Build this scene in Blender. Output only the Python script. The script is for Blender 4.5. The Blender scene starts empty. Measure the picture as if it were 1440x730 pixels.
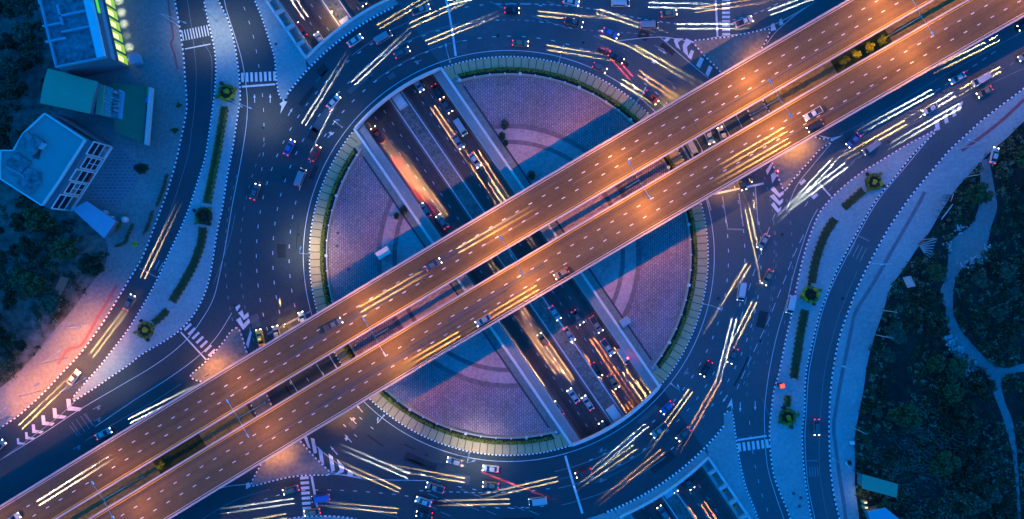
import bpy, bmesh, math, random
from mathutils import Vector, Matrix
from mathutils.geometry import tessellate_polygon
random.seed(7)
R = math.radians
sc = bpy.context.scene
COL = sc.collection
H, K = 185.0, 5.2                       # camera height in metres, photo pixels per metre on the ground

# ---------------------------------------------------------------- camera, sky, sun, exposure
cam = bpy.data.cameras.new('camera'); cam.lens = 36*H*K/1440; cam.sensor_width = 36
cam.clip_start = 1; cam.clip_end = 3000
co = bpy.data.objects.new('camera', cam); co.location = (0, 0, H); COL.objects.link(co); sc.camera = co

world = bpy.data.worlds.new('World'); sc.world = world; world.use_nodes = True
wn, wl = world.node_tree.nodes, world.node_tree.links
sky = wn.new('ShaderNodeTexSky'); sky.sky_type = 'NISHITA'; sky.sun_disc = False
sky.sun_elevation = R(2.0); sky.sun_rotation = R(285); sky.ozone_density = 4.0; sky.air_density = 1.2; sky.dust_density = .4
tint = wn.new('ShaderNodeMix'); tint.data_type = 'RGBA'; tint.blend_type = 'MULTIPLY'; tint.inputs[0].default_value = 1
wl.new(sky.outputs[0], tint.inputs[6]); tint.inputs[7].default_value = (.003, 2.12, 4.0, 1)     # the deep blue of dusk
wl.new(tint.outputs[2], wn['Background'].inputs[0]); wn['Background'].inputs[1].default_value = 0.56
sl = bpy.data.lights.new('sun', 'SUN'); sl.energy = 0.02; sl.angle = R(12); sl.color = (.3, .6, 1)
so = bpy.data.objects.new('sun', sl); so.rotation_euler = (R(60), 0, R(75)); COL.objects.link(so)
vs = sc.view_settings; vs.view_transform = 'Standard'; vs.look = 'None'; vs.exposure = 0.0; vs.gamma = 1; vs.use_curve_mapping = False
sc.cycles.use_denoising = True; sc.cycles.max_bounces = 4; sc.cycles.diffuse_bounces = 2; sc.cycles.glossy_bounces = 2
sc.cycles.sample_clamp_indirect = 3; sc.cycles.use_light_tree = True; sc.cycles.caustics_reflective = False

# ---------------------------------------------------------------- materials
def mat(name, col, rough=.8, var=.18, scale=.6, spec=.3, metal=0, fine=9.0, tone=None, emit=None, es=0):
    m = bpy.data.materials.new(name); m.use_nodes = True
    n, l = m.node_tree.nodes, m.node_tree.links; b = n['Principled BSDF']
    b.inputs['Roughness'].default_value = rough; b.inputs['Specular IOR Level'].default_value = spec; b.inputs['Metallic'].default_value = metal
    if emit:
        b.inputs['Emission Color'].default_value = (*emit, 1); b.inputs['Emission Strength'].default_value = es
    tc = n.new('ShaderNodeTexCoord')
    a = n.new('ShaderNodeTexNoise'); a.inputs['Scale'].default_value = scale; a.inputs['Detail'].default_value = 5; a.inputs['Roughness'].default_value = .65
    f = n.new('ShaderNodeTexNoise'); f.inputs['Scale'].default_value = fine; f.inputs['Detail'].default_value = 3
    l.new(tc.outputs['Object'], a.inputs['Vector']); l.new(tc.outputs['Object'], f.inputs['Vector'])
    ad = n.new('ShaderNodeMath'); ad.operation = 'ADD'; l.new(a.outputs[0], ad.inputs[0]); l.new(f.outputs[0], ad.inputs[1])
    mr = n.new('ShaderNodeMapRange'); mr.inputs[1].default_value = .6; mr.inputs[2].default_value = 1.4
    l.new(ad.outputs[0], mr.inputs[0])
    mx = n.new('ShaderNodeMix'); mx.data_type = 'RGBA'
    dk = tuple(c*(1-var) for c in col); lt = tone or tuple(min(1, c*(1+var)) for c in col)
    mx.inputs[6].default_value = (*dk, 1); mx.inputs[7].default_value = (*lt, 1)
    l.new(mr.outputs[0], mx.inputs[0]); l.new(mx.outputs[2], b.inputs['Base Color'])
    m['mixnode'] = mx.name
    return m
def N(m): return m.node_tree.nodes, m.node_tree.links

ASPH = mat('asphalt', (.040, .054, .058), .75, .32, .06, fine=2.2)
ASPHE = mat('asphalt_east_lit', (.064, .088, .094), .75, .28, .06, fine=2.2)  # asphalt with the brighter light of the east half put into its colour
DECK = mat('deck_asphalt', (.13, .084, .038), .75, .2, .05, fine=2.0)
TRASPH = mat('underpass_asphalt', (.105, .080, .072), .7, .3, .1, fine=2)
PAVE = mat('pavement_concrete', (.25, .31, .30), .9, .26, .08, fine=1.2)
PAVEW = mat('forecourt_concrete', (.21, .20, .18), .9, .35, .07, fine=1.2)
CONC = mat('concrete', (.36, .35, .34), .85, .2, .3)
PALEC = mat('pale_concrete', (.62, .60, .58), .8, .15, .5)
DARKC = mat('dark_concrete', (.07, .07, .075), .9, .3, .3)
WHITE = mat('white_road_paint', (.62, .62, .60), .7, .25, .8, fine=6)
FADED = mat('faded_road_paint', (.24, .24, .24), .7, .4, .8, fine=6)
YELLOW = mat('yellow_road_paint', (.62, .36, .06), .7, .2, .8)
KWHITE = mat('kerb_white_paint', (.78, .78, .76), .7, .15, 1)
KBLACK = mat('kerb_black_paint', (.03, .03, .033), .8, .2, 1)
KRED = mat('kerb_red_paint', (.35, .04, .05), .8, .2, 1)
EARTH = mat('bare_earth', (.30, .21, .09), .95, .4, .08, fine=1.0)
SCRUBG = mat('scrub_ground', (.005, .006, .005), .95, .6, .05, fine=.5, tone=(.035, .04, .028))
SCRUBW = mat('scrub_clearing', (.035, .04, .03), .95, .6, .045, fine=.5, tone=(.26, .24, .19))
PATHM = mat('dirt_path', (.20, .20, .185), .95, .3, .12, fine=1.0)
LEAF = mat('leaves_dark', (.022, .034, .012), .7, .6, .4, fine=2)
LEAF2 = mat('leaves_mid', (.055, .075, .02), .7, .5, .4, fine=2)
LIME = mat('leaves_lime', (.42, .42, .02), .6, .5, .8, fine=2.5)
HEDGE = mat('hedge_leaves', (.17, .20, .02), .65, .6, .7, fine=3)
BARK = mat('bark', (.09, .065, .045), .9, .3, 2)
STEEL = mat('galvanised_steel', (.5, .52, .55), .45, .15, 1, metal=.5)
DSTEEL = mat('dark_steel', (.05, .055, .06), .5, .2, 1, metal=.4)
TYRE = mat('tyre_rubber', (.02, .02, .02), .9, .2, 3)
GLASS = mat('car_glass', (.015, .02, .03), .08, .1, 1, spec=.6)
HEAD = mat('headlight_lens', (.9, .85, .7), .2, .02, 1, emit=(1, .86, .6), es=14)
TAIL = mat('tail_light_lens', (.6, .02, .02), .3, .05, 1, emit=(1, .02, .03), es=5)
SODIUM = mat('sodium_lens', (.9, .6, .3), .3, .02, 1, emit=(1, .55, .15), es=12)
LENS = mat('white_lamp_lens', (.9, .9, .85), .3, .02, 1, emit=(1, .9, .7), es=12)
OFFLENS = mat('unlit_lamp_lens', (.6, .65, .7), .3, .05, 1)
REDLENS = mat('red_signal_lens', (.8, .05, .05), .3, .02, 1, emit=(1, .03, .06), es=40)
CREAM = mat('cream_paving', (.44, .32, .16), .85, .16, .2, fine=1.5)
GREENROOF = mat('green_metal_roof', (.20, .30, .17), .55, .12, .3)
DGREENROOF = mat('dark_green_metal_roof', (.08, .14, .07), .6, .2, .3)
TERRACE = mat('terrace_render', (.24, .29, .26), .8, .14, .12)
ROOFC = mat('stained_roof_concrete', (.05, .06, .065), .9, .6, .22, fine=.8, tone=(.27, .30, .31))
WALLW = mat('white_wall_render', (.42, .45, .44), .8, .15, .4)
WALLD = mat('grey_wall_render', (.14, .15, .17), .8, .2, .4)
BLUEROOF = mat('blue_sheet_roof', (.26, .34, .40), .5, .15, .5)
RUBBLE = mat('rubble', (.38, .38, .36), .9, .4, 2)
WOOD = mat('weathered_wood', (.16, .12, .09), .9, .3, 2)
REDP = mat('red_panel', (.45, .07, .06), .6, .2, 1)
BLUEP = mat('blue_panel', (.06, .13, .35), .6, .2, 1)
PINKP = mat('pink_panel', (.50, .32, .33), .6, .2, 1)
ORANGEP = mat('orange_panel', (.60, .20, .05), .6, .2, 1)
SHOPGLASS = mat('lit_shop_glass', (.5, .5, .1), .3, .1, 1, emit=(.35, .62, .01), es=.8)
SHOPHOT = mat('lit_shop_window', (.6, .5, .2), .3, .1, 1, emit=(1, .78, .25), es=1.8)
SHOPGREEN = mat('lit_green_sign', (.1, .5, .05), .3, .1, 1, emit=(.12, .8, .03), es=.8)
DARKG = mat('dark_window_glass', (.01, .015, .025), .1, .1, 1, spec=.6)
TANK = mat('plastic_tank', (.3, .34, .36), .5, .1, 1)
PAINTS = {k: mat(k+'_car_paint', c, .3, .04, 1, spec=.5) for k, c in dict(white=(.46, .46, .45), silver=(.24, .25, .26), grey=(.10, .105, .11), black=(.02, .02, .024),
          blue=(.05, .12, .35), red=(.38, .03, .03), yellow=(.72, .45, .02), green=(.06, .22, .1), bronze=(.25, .17, .10)).items()}

# plaza: block paving outside, smooth rings of concrete inside (object coordinates start at the ring's centre)
PLAZA = mat('plaza_paving', (.43, .27, .27), .85, .36, .09, fine=1.2)
n, l = N(PLAZA); mx = n[PLAZA['mixnode']]; bs = n['Principled BSDF']
tc = n.new('ShaderNodeTexCoord'); br = n.new('ShaderNodeTexBrick')
br.inputs['Scale'].default_value = 1; br.inputs['Brick Width'].default_value = .9; br.inputs['Row Height'].default_value = .58
br.inputs['Mortar Size'].default_value = .12; br.inputs['Mortar Smooth'].default_value = .3; br.offset = .5
br.inputs['Color1'].default_value = (.95, .95, .98, 1); br.inputs['Color2'].default_value = (.72, .72, .75, 1); br.inputs['Mortar'].default_value = (.42, .42, .45, 1)
mp = n.new('ShaderNodeMapping'); mp.inputs['Rotation'].default_value[2] = R(90); l.new(tc.outputs['Object'], mp.inputs[0]); l.new(mp.outputs[0], br.inputs['Vector'])
ln = n.new('ShaderNodeVectorMath'); ln.operation = 'LENGTH'; fl = n.new('ShaderNodeVectorMath'); fl.operation = 'MULTIPLY'; fl.inputs[1].default_value = (1, 1, 0)
l.new(tc.outputs['Object'], fl.inputs[0]); l.new(fl.outputs[0], ln.inputs[0])
dv = n.new('ShaderNodeMath'); dv.operation = 'DIVIDE'; dv.inputs[1].default_value = 60; l.new(ln.outputs['Value'], dv.inputs[0])
cr = n.new('ShaderNodeValToRGB'); cr.color_ramp.interpolation = 'CONSTANT'; e = cr.color_ramp.elements
e[0].position = 0; e[0].color = (1, 1, 1, 1); e[1].position = 157/K/60; e[1].color = (.45, .45, .48, 1)
for p, c in ((163, (1, 1, 1, 1)), (178, (.45, .45, .48, 1)), (186, (.9, .9, .92, 1))):
    q = e.new(p/K/60); q.color = c
l.new(dv.outputs[0], cr.inputs[0])
gt = n.new('ShaderNodeMath'); gt.operation = 'GREATER_THAN'; gt.inputs[1].default_value = 186/K; l.new(ln.outputs['Value'], gt.inputs[0])
m1 = n.new('ShaderNodeMix'); m1.data_type = 'RGBA'; l.new(gt.outputs[0], m1.inputs[0]); l.new(cr.outputs[0], m1.inputs[6]); l.new(br.outputs[0], m1.inputs[7])
m2 = n.new('ShaderNodeMix'); m2.data_type = 'RGBA'; m2.blend_type = 'MULTIPLY'; m2.inputs[0].default_value = 1
l.new(mx.outputs[2], m2.inputs[6]); l.new(m1.outputs[2], m2.inputs[7]); l.new(m2.outputs[2], bs.inputs['Base Color'])

def tiled(m, bw, rh, mortar, dark):            # add a paving joint grid to a plain material
    n, l = N(m); mx = n[m['mixnode']]; bs = n['Principled BSDF']
    tc = n.new('ShaderNodeTexCoord'); br = n.new('ShaderNodeTexBrick'); br.inputs['Scale'].default_value = 1
    br.inputs['Brick Width'].default_value = bw; br.inputs['Row Height'].default_value = rh; br.inputs['Mortar Size'].default_value = mortar
    br.inputs['Color1'].default_value = (1, 1, 1, 1); br.inputs['Color2'].default_value = (.86, .86, .86, 1); br.inputs['Mortar'].default_value = (dark, dark, dark, 1)
    l.new(tc.outputs['Object'], br.inputs['Vector'])
    m2 = n.new('ShaderNodeMix'); m2.data_type = 'RGBA'; m2.blend_type = 'MULTIPLY'; m2.inputs[0].default_value = 1
    l.new(mx.outputs[2], m2.inputs[6]); l.new(br.outputs[0], m2.inputs[7]); l.new(m2.outputs[2], bs.inputs['Base Color'])
COURT = mat('courtyard_tiles', (.16, .16, .165), .85, .25, .2); tiled(COURT, 1.3, .9, .12, 1.45)

# ---------------------------------------------------------------- helpers
def W(px, py, z=0.0):                         # a point of the photograph (1440 px wide) on the level z
    s = (H - z)/H/K
    return Vector(((px-720)*s, (365-py)*s, z))
def G(pts, z=0.0): return [W(x, y, z).to_2d() for x, y in pts]
def smooth(p, k=4, closed=False):
    p = [Vector(q) for q in p]; n = len(p); out = []
    for i in range(n if closed else n-1):
        a, b, c, d = (p[(i-1) % n], p[i], p[(i+1) % n], p[(i+2) % n]) if closed else (p[max(i-1, 0)], p[i], p[i+1], p[min(i+2, n-1)])
        for j in range(k):
            t = j/k
            out.append(.5*((2*b)+(c-a)*t+(2*a-5*b+4*c-d)*t*t+(3*b-a-3*c+d)*t**3))
    if not closed: out.append(p[-1])
    return out
def resample(p, step):
    p = [Vector(q) for q in p]; out = [p[0]]; acc = 0; target = step
    for a, b in zip(p, p[1:]):
        L = (b-a).length
        while acc+L >= target and L > 0:
            out.append(a+(b-a)*((target-acc)/L)); target += step
        acc += L
    return out
def offset(p, d):                              # to the left of the direction of travel
    o = []
    for i, q in enumerate(p):
        t = (p[min(i+1, len(p)-1)]-p[max(i-1, 0)]).normalized(); o.append(q+Vector((-t.y, t.x))*d)
    return o
def link(name, bm, mats, parent=None, loc=None):
    me = bpy.data.meshes.new(name); bmesh.ops.recalc_face_normals(bm, faces=bm.faces); bm.to_mesh(me); bm.free()
    for m in (mats if isinstance(mats, (list, tuple)) else [mats]): me.materials.append(m)
    o = bpy.data.objects.new(name, me); COL.objects.link(o)
    if parent: o.parent = parent
    if loc: o.location = loc
    return o
def tag(o, label, cat, group=None, kind=None):
    o['label'] = label; o['category'] = cat
    if group: o['group'] = group
    if kind: o['kind'] = kind
    return o
def struct(o): o['kind'] = 'structure'; return o
def stuff(o): o['kind'] = 'stuff'; return o
def thing(name, label, cat, loc=(0, 0, 0), rz=0, group=None):
    o = bpy.data.objects.new(name, None); COL.objects.link(o); o.location = loc; o.rotation_euler = (0, 0, rz); o.empty_display_size = .2
    return tag(o, label, cat, group)
def dup(root, loc, rz, label):
    r = root.copy(); COL.objects.link(r); r.location = loc; r.rotation_euler = (0, 0, rz); r['label'] = label
    for ch in list(root.children):
        c = ch.copy(); COL.objects.link(c); c.parent = r
        for g in list(ch.children):
            d = g.copy(); COL.objects.link(d); d.parent = c
    return r
def poly(bm, pts, z0, z1=None, mi=0):          # flat sheet (z1 None) or prism from z0 up to z1
    top = [bm.verts.new((p[0], p[1], z0 if z1 is None else z1)) for p in pts]
    for t in tessellate_polygon([[Vector((p[0], p[1], 0)) for p in pts]]):
        try: bm.faces.new([top[i] for i in t]).material_index = mi
        except ValueError: pass
    if z1 is not None:
        bot = [bm.verts.new((p[0], p[1], z0)) for p in pts]; n = len(pts)
        for i in range(n): bm.faces.new([bot[i], bot[(i+1) % n], top[(i+1) % n], top[i]]).material_index = mi
    return bm
def up_faces(bm):
    for f in bm.faces:
        f.normal_update()
        if f.normal.z < 0: f.normal_flip()
def sheet(name, pts, z, m):
    bm = bmesh.new(); poly(bm, pts, z); me = bpy.data.meshes.new(name); up_faces(bm); bm.to_mesh(me); bm.free(); me.materials.append(m)
    o = bpy.data.objects.new(name, me); COL.objects.link(o); return struct(o)
def prism(name, pts, z0, z1, m, parent=None):
    return link(name, poly(bmesh.new(), pts, z0, z1), m, parent)
def strip(bm, p, w, z, mi=0):                  # flat ribbon
    a, b = offset(p, w/2), offset(p, -w/2)
    va = [bm.verts.new((*q, z)) for q in a]; vb = [bm.verts.new((*q, z)) for q in b]
    for i in range(len(p)-1): bm.faces.new([vb[i], vb[i+1], va[i+1], va[i]]).material_index = mi
def wallrun(bm, p, w, z0, z1, mi=0):           # solid run along a polyline
    a, b = offset(p, w/2), offset(p, -w/2)
    q = [[bm.verts.new((*v, z)) for v in s] for s, z in ((b, z0), (b, z1), (a, z1), (a, z0))]
    for i in range(len(p)-1):
        for k in range(4):
            bm.faces.new([q[k][i], q[k][i+1], q[(k+1) % 4][i+1], q[(k+1) % 4][i]]).material_index = mi
    for i in (0, -1): bm.faces.new([q[k][i] for k in range(4)]).material_index = mi
def box(bm, x0, x1, y0, y1, z0, z1, M=None, mi=0):
    v = [Vector((x, y, z)) for x in (x0, x1) for y in (y0, y1) for z in (z0, z1)]
    if M: v = [M @ q for q in v]
    v = [bm.verts.new(q) for q in v]
    for f in ((0, 1, 3, 2), (4, 6, 7, 5), (0, 4, 5, 1), (2, 3, 7, 6), (0, 2, 6, 4), (1, 5, 7, 3)): bm.faces.new([v[i] for i in f]).material_index = mi
def tube(bm, pts, r0, r1=None, n=8, mi=0, cap=True):
    pts = [Vector(p) for p in pts]; r1 = r0 if r1 is None else r1; rings = []
    for i, p in enumerate(pts):
        t = (pts[min(i+1, len(pts)-1)]-pts[max(i-1, 0)]).normalized()
        u = t.cross(Vector((0, 0, 1)) if abs(t.z) < .9 else Vector((1, 0, 0))).normalized(); v = t.cross(u)
        r = r0+(r1-r0)*i/max(1, len(pts)-1)
        rings.append([bm.verts.new(p+u*r*math.cos(k*math.tau/n)+v*r*math.sin(k*math.tau/n)) for k in range(n)])
    for a, b in zip(rings, rings[1:]):
        for k in range(n): bm.faces.new([a[k], a[(k+1) % n], b[(k+1) % n], b[k]]).material_index = mi
    if cap:
        bm.faces.new(rings[0][::-1]).material_index = mi; bm.faces.new(rings[-1]).material_index = mi
def lathe(bm, c, prof, n=12, mi=0):
    rings = [[bm.verts.new((c[0]+r*math.cos(k*math.tau/n), c[1]+r*math.sin(k*math.tau/n), c[2]+z)) for k in range(n)] for r, z in prof]
    for a, b in zip(rings, rings[1:]):
        for k in range(n): bm.faces.new([a[k], a[(k+1) % n], b[(k+1) % n], b[k]]).material_index = mi
    bm.faces.new(rings[0][::-1]).material_index = mi; bm.faces.new(rings[-1]).material_index = mi
def leaves(bm, c, r, count, size, rnd, flat=1.0, mi=0):     # leaf-sized faces through an ellipsoid
    for _ in range(count):
        d = Vector((rnd.gauss(0, 1), rnd.gauss(0, 1), rnd.gauss(0, 1))).normalized()*(rnd.random()**.4)
        p = Vector(c)+Vector((d.x*r[0], d.y*r[1], d.z*r[2]))
        u = Vector((rnd.gauss(0, 1), rnd.gauss(0, 1), rnd.gauss(0, .6))).normalized(); v = u.cross(Vector((rnd.gauss(0, .5), rnd.gauss(0, .5), 1))).normalized()
        s = size*rnd.uniform(.6, 1.4)
        q = [bm.verts.new(p+u*s), bm.verts.new(p+v*s*.55), bm.verts.new(p-u*s), bm.verts.new(p-v*s*.55)]
        bm.faces.new(q).material_index = mi
def light(name, kind, energy, color, loc, parent=None, size=.3, cone=None, blend=.5, rot=(0, 0, 0)):
    d = bpy.data.lights.new(name, kind); d.energy = energy; d.color = color; d.shadow_soft_size = size
    if cone: d.spot_size = R(cone); d.spot_blend = blend
    o = bpy.data.objects.new(name, d); COL.objects.link(o); o.location = loc; o.rotation_euler = rot
    if parent: o.parent = parent
    return o

# frame of the underpass: s runs along it to the south-east, o across it to the north-east
TM = W(714.6, 365).to_2d(); TD = Vector((308, -449)).normalized(); TN = Vector((-TD.y, TD.x))
def T(s, o): return TM+TD*s+TN*o
RC = W(715.5, 360).to_2d()                     # centre of the roundabout
def ring(r, a): return RC+Vector((math.cos(a), math.sin(a)))*r/K
def onring(r, o, sign):                        # where the line at offset o crosses the circle r (pixels); sign -1 north-west, +1 south-east
    p = T(0, o)-RC; b = p.dot(TD); c = p.dot(p)-(r/K)**2
    return -b+sign*math.sqrt(b*b-c)
def arc_between(r, o0, o1, sign, n=24):        # arc of radius r from offset o0 to o1
    pts = []
    A = [T(onring(r, o, sign), o)-RC for o in (o0, o1)]; a0, a1 = [math.atan2(v.y, v.x) for v in A]
    if a1-a0 > math.pi: a1 -= math.tau
    if a0-a1 > math.pi: a1 += math.tau
    return [ring(r, a0+(a1-a0)*i/n) for i in range(n+1)]
def arc_side(r, o, n=120):                     # the long arc from SE round to NW on the side of offset o
    sg = 1 if o > 0 else -1
    a = T(onring(r, o, 1), o)-RC; b = T(onring(r, o, -1), o)-RC
    a0, a1 = math.atan2(a.y, a.x), math.atan2(b.y, b.x)
    if sg > 0:
        while a1 < a0: a1 += math.tau
    else:
        while a1 > a0: a1 -= math.tau
    return [ring(r, a0+(a1-a0)*i/n) for i in range(n+1)]

# ---------------------------------------------------------------- ground, roads, underpass
WO = 14.6
far = 900
sheet('ground', [T(-far, WO), T(far, WO), T(far, far), T(-far, far)], -.012, EARTH)
sheet('ground', [T(-far, -WO), T(far, -WO), T(far, -far), T(-far, -far)], -.012, EARTH)
def clip(pts, o0, side):                       # keep the part of a polygon beyond offset o0
    out = []; f = lambda p: ((p-TM).dot(TN)-o0)*side
    for i in range(len(pts)):
        a, b = pts[i], pts[(i+1) % len(pts)]; fa, fb = f(a), f(b)
        if fa >= 0: out.append(a)
        if (fa >= 0) != (fb >= 0): out.append(a+(b-a)*(fa/(fa-fb)))
    return out
RECT = [Vector(p) for p in ((-185, -115), (185, -115), (185, 115), (-185, 115))]
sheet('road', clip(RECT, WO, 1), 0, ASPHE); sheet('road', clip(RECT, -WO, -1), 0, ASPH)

TR0, TR1 = -260, 260
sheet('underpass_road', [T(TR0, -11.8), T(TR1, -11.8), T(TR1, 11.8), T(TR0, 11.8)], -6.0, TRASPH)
for sg in (1, -1):
    bm = bmesh.new(); poly(bm, [T(TR0, sg*11.82), T(TR1, sg*11.82), T(TR1, sg*14.0), T(TR0, sg*14.0)], -6.2, -1.6)
    tag(link('retaining_wall', bm, CONC), 'stained concrete retaining wall with a ledge along the %s side of the underpass' % ('north-east' if sg > 0 else 'south-west'), 'wall', 'retaining walls of the underpass')
    bm = bmesh.new(); poly(bm, [T(TR0, sg*14.0), T(TR1, sg*14.0), T(TR1, sg*14.58), T(TR0, sg*14.58)], -6.2, -1.35); struct(link('underpass_wall', bm, CONC))
    # dirt and rubble on the ledge
    bm = bmesh.new(); rnd = random.Random(31+sg)
    for _ in range(520):
        s = rnd.uniform(-110, 110); o = rnd.uniform(12.2, 13.7); r = rnd.uniform(.06, .28)
        p = T(s, sg*o); Mx = Matrix.Translation((p.x, p.y, -1.6))@Matrix.Rotation(rnd.random()*3, 4, 'Z'); box(bm, -r, r, -r*.6, r*.6, 0, r*.7, Mx)
    stuff(tag(link('rubble', bm, RUBBLE), 'loose rubble and dirt strewn over the %s ledge of the underpass' % ('north-east' if sg > 0 else 'south-west'), 'rubble'))
    # parapets on the open stretches
    for q, (s0, s1, where) in enumerate(((TR0, onring(397, sg*14.3, -1), 'north-west of the roundabout'), (onring(281, sg*14.3, -1), onring(281, sg*14.3, 1), 'inside the roundabout'), (onring(397, sg*14.3, 1), TR1, 'south-east of the roundabout'))):
        bm = bmesh.new(); poly(bm, [T(s0, sg*14.02), T(s1, sg*14.02), T(s1, sg*14.58), T(s0, sg*14.58)], -1.34, .75)
        tag(link('parapet_wall', bm, PALEC), 'pale concrete parapet on the %s edge of the underpass %s' % ('north-east' if sg > 0 else 'south-west', where), 'parapet', 'parapets along the underpass')
        bm = bmesh.new(); line = [T(s0+i*(s1-s0)/40, sg*12.0) for i in range(41)]
        for k in (.35, .7): tube(bm, [(*v, -1.6+k) for v in line], .035, n=5)
        for v in line: tube(bm, [(*v, -1.6), (*v, -.87)], .035, n=5)
        tag(link('guard_rail', bm, STEEL), 'thin steel guard rail on the %s ledge of the underpass %s' % ('north-east' if sg > 0 else 'south-west', where), 'railing', 'guard rails on the underpass ledges')
# median of the underpass
bm = bmesh.new(); poly(bm, [T(TR0, -1.75), T(TR1, -1.75), T(TR1, 1.75), T(TR0, 1.75)], -6.1, -5.35); struct(link('median', bm, EARTH))
MEDG = mat('median_soil', (.10, .10, .085), .95, .6, .35, fine=1.5, tone=(.30, .28, .25))
bpy.data.objects['median'].data.materials[0] = MEDG
for sg in (1, -1):
    bm = bmesh.new(); wallrun(bm, [T(TR0, sg*1.95), T(TR1, sg*1.95)], .36, -6.0, -5.0)
    tag(link('median_barrier', bm, PALEC), 'low pale barrier on the %s side of the underpass median' % ('north-east' if sg > 0 else 'south-west'), 'barrier', 'barriers of the underpass median')

# the two road bridges that carry the roundabout over the underpass
for sgn, where in ((-1, 'north-west'), (1, 'south-east')):
    br = thing('road_bridge', 'curved road bridge carrying the roundabout over the %s end of the underpass' % where, 'bridge', group='roundabout bridges')
    ia = arc_between(281, -WO, WO, sgn); oa = arc_between(397, WO, -WO, sgn)
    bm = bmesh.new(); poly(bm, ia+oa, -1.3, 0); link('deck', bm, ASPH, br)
    p = arc_between(397.5, -14.0, 14.0, sgn); bm = bmesh.new(); wallrun(bm, p, .45, -1.3, 1.0); link('outer_parapet', bm, PALEC, br)
    p = arc_between(280.5, -14.0, 14.0, sgn); bm = bmesh.new(); wallrun(bm, p, .45, -1.3, .8); link('inner_parapet', bm, PALEC, br)
    a, b = arc_between(386.6, -WO, WO, sgn), arc_between(396, WO, -WO, sgn)
    bm = bmesh.new(); poly(bm, a+b, .004, .13); link('footway', bm, PAVE, br)
    for o in (-12.6, 0, 12.6):
        for r in (300, 340, 380):
            s = onring(r, o, sgn); c = T(s, o); bm = bmesh.new()
            if o: continue
            lathe(bm, (c.x, c.y, -6.0), [(.55, 0), (.55, 4.68)], 16); link('pier', bm, CONC, br)
    # end block of the median beyond the bridge
    for r, sd in ((272, 0), (405, 0)):
        s = onring(r, 0, sgn); c = T(s, 0); Mx = Matrix.Translation((c.x, c.y, 0))@Matrix.Rotation(math.atan2(TD.y, TD.x), 4, 'Z')
        bm = bmesh.new(); box(bm, -1.9, 1.9, -1.35, 1.35, -5.35, -3.2, Mx); box(bm, -1.5, 1.5, -1.0, 1.0, -3.2, -3.0, Mx)
        tag(link('equipment_cabinet', bm, PALEC), 'pale boxy cabinet on the underpass median %s the %s roundabout bridge' % ('inside' if r < 300 else 'outside', where), 'cabinet', 'cabinets on the underpass median')
SOD_W, UND_W, STREET_W = 16000, 6500, 3600
BEAM_SET = ((5.9, 4.2, 190000), (3.6, 2.7, 750000), (2.2, 1.8, 1900000))   # dip and cone in degrees, power: near, middle and far part of a main beam
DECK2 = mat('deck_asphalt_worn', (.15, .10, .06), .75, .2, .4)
HEADP = mat('lamp_head_paint', (.45, .52, .6), .4, .08, 1)
BARR = mat('barrier_concrete', (.44, .38, .36), .8, .18, .25)
LEAF3 = mat('leaves_pale', (.15, .19, .11), .65, .5, .5, fine=2)
SOIL = mat('dark_soil', (.03, .026, .02), .95, .4, .6)
def streaked(m, ang, strength):                # tyre wear and oil drawn out along the road
    n, l = N(m); mx = n[m['mixnode']]; bs = n['Principled BSDF']
    tc = n.new('ShaderNodeTexCoord'); mp = n.new('ShaderNodeMapping'); mp.inputs['Rotation'].default_value[2] = -ang
    m0 = n.new('ShaderNodeMapping'); m0.inputs['Scale'].default_value = (.01, .3, 1); ns = n.new('ShaderNodeTexNoise'); ns.inputs['Scale'].default_value = 1; ns.inputs['Detail'].default_value = 6; ns.inputs['Roughness'].default_value = .62
    l.new(tc.outputs['Object'], mp.inputs[0]); l.new(mp.outputs[0], m0.inputs[0]); l.new(m0.outputs[0], ns.inputs['Vector'])
    st = n.new('ShaderNodeTexNoise'); st.inputs['Scale'].default_value = .35; st.inputs['Detail'].default_value = 8; st.inputs['Roughness'].default_value = .75; l.new(tc.outputs['Object'], st.inputs['Vector'])
    ad = n.new('ShaderNodeMath'); ad.operation = 'MULTIPLY_ADD'; ad.inputs[1].default_value = .35; l.new(st.outputs[0], ad.inputs[0]); l.new(ns.outputs[0], ad.inputs[2])
    mr = n.new('ShaderNodeMapRange'); mr.inputs[1].default_value = .5; mr.inputs[2].default_value = .85; mr.inputs[3].default_value = 1-strength; mr.inputs[4].default_value = 1+strength*.6
    l.new(ad.outputs[0], mr.inputs[0]); m2 = n.new('ShaderNodeMix'); m2.data_type = 'RGBA'; m2.blend_type = 'MULTIPLY'; m2.inputs[0].default_value = 1
    l.new(mx.outputs[2], m2.inputs[6]); l.new(mr.outputs[0], m2.inputs[7]); l.new(m2.outputs[2], bs.inputs['Base Color'])
streaked(DECK, R(30.6), .36); streaked(TRASPH, math.atan2(TD.y, TD.x), .5)
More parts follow.
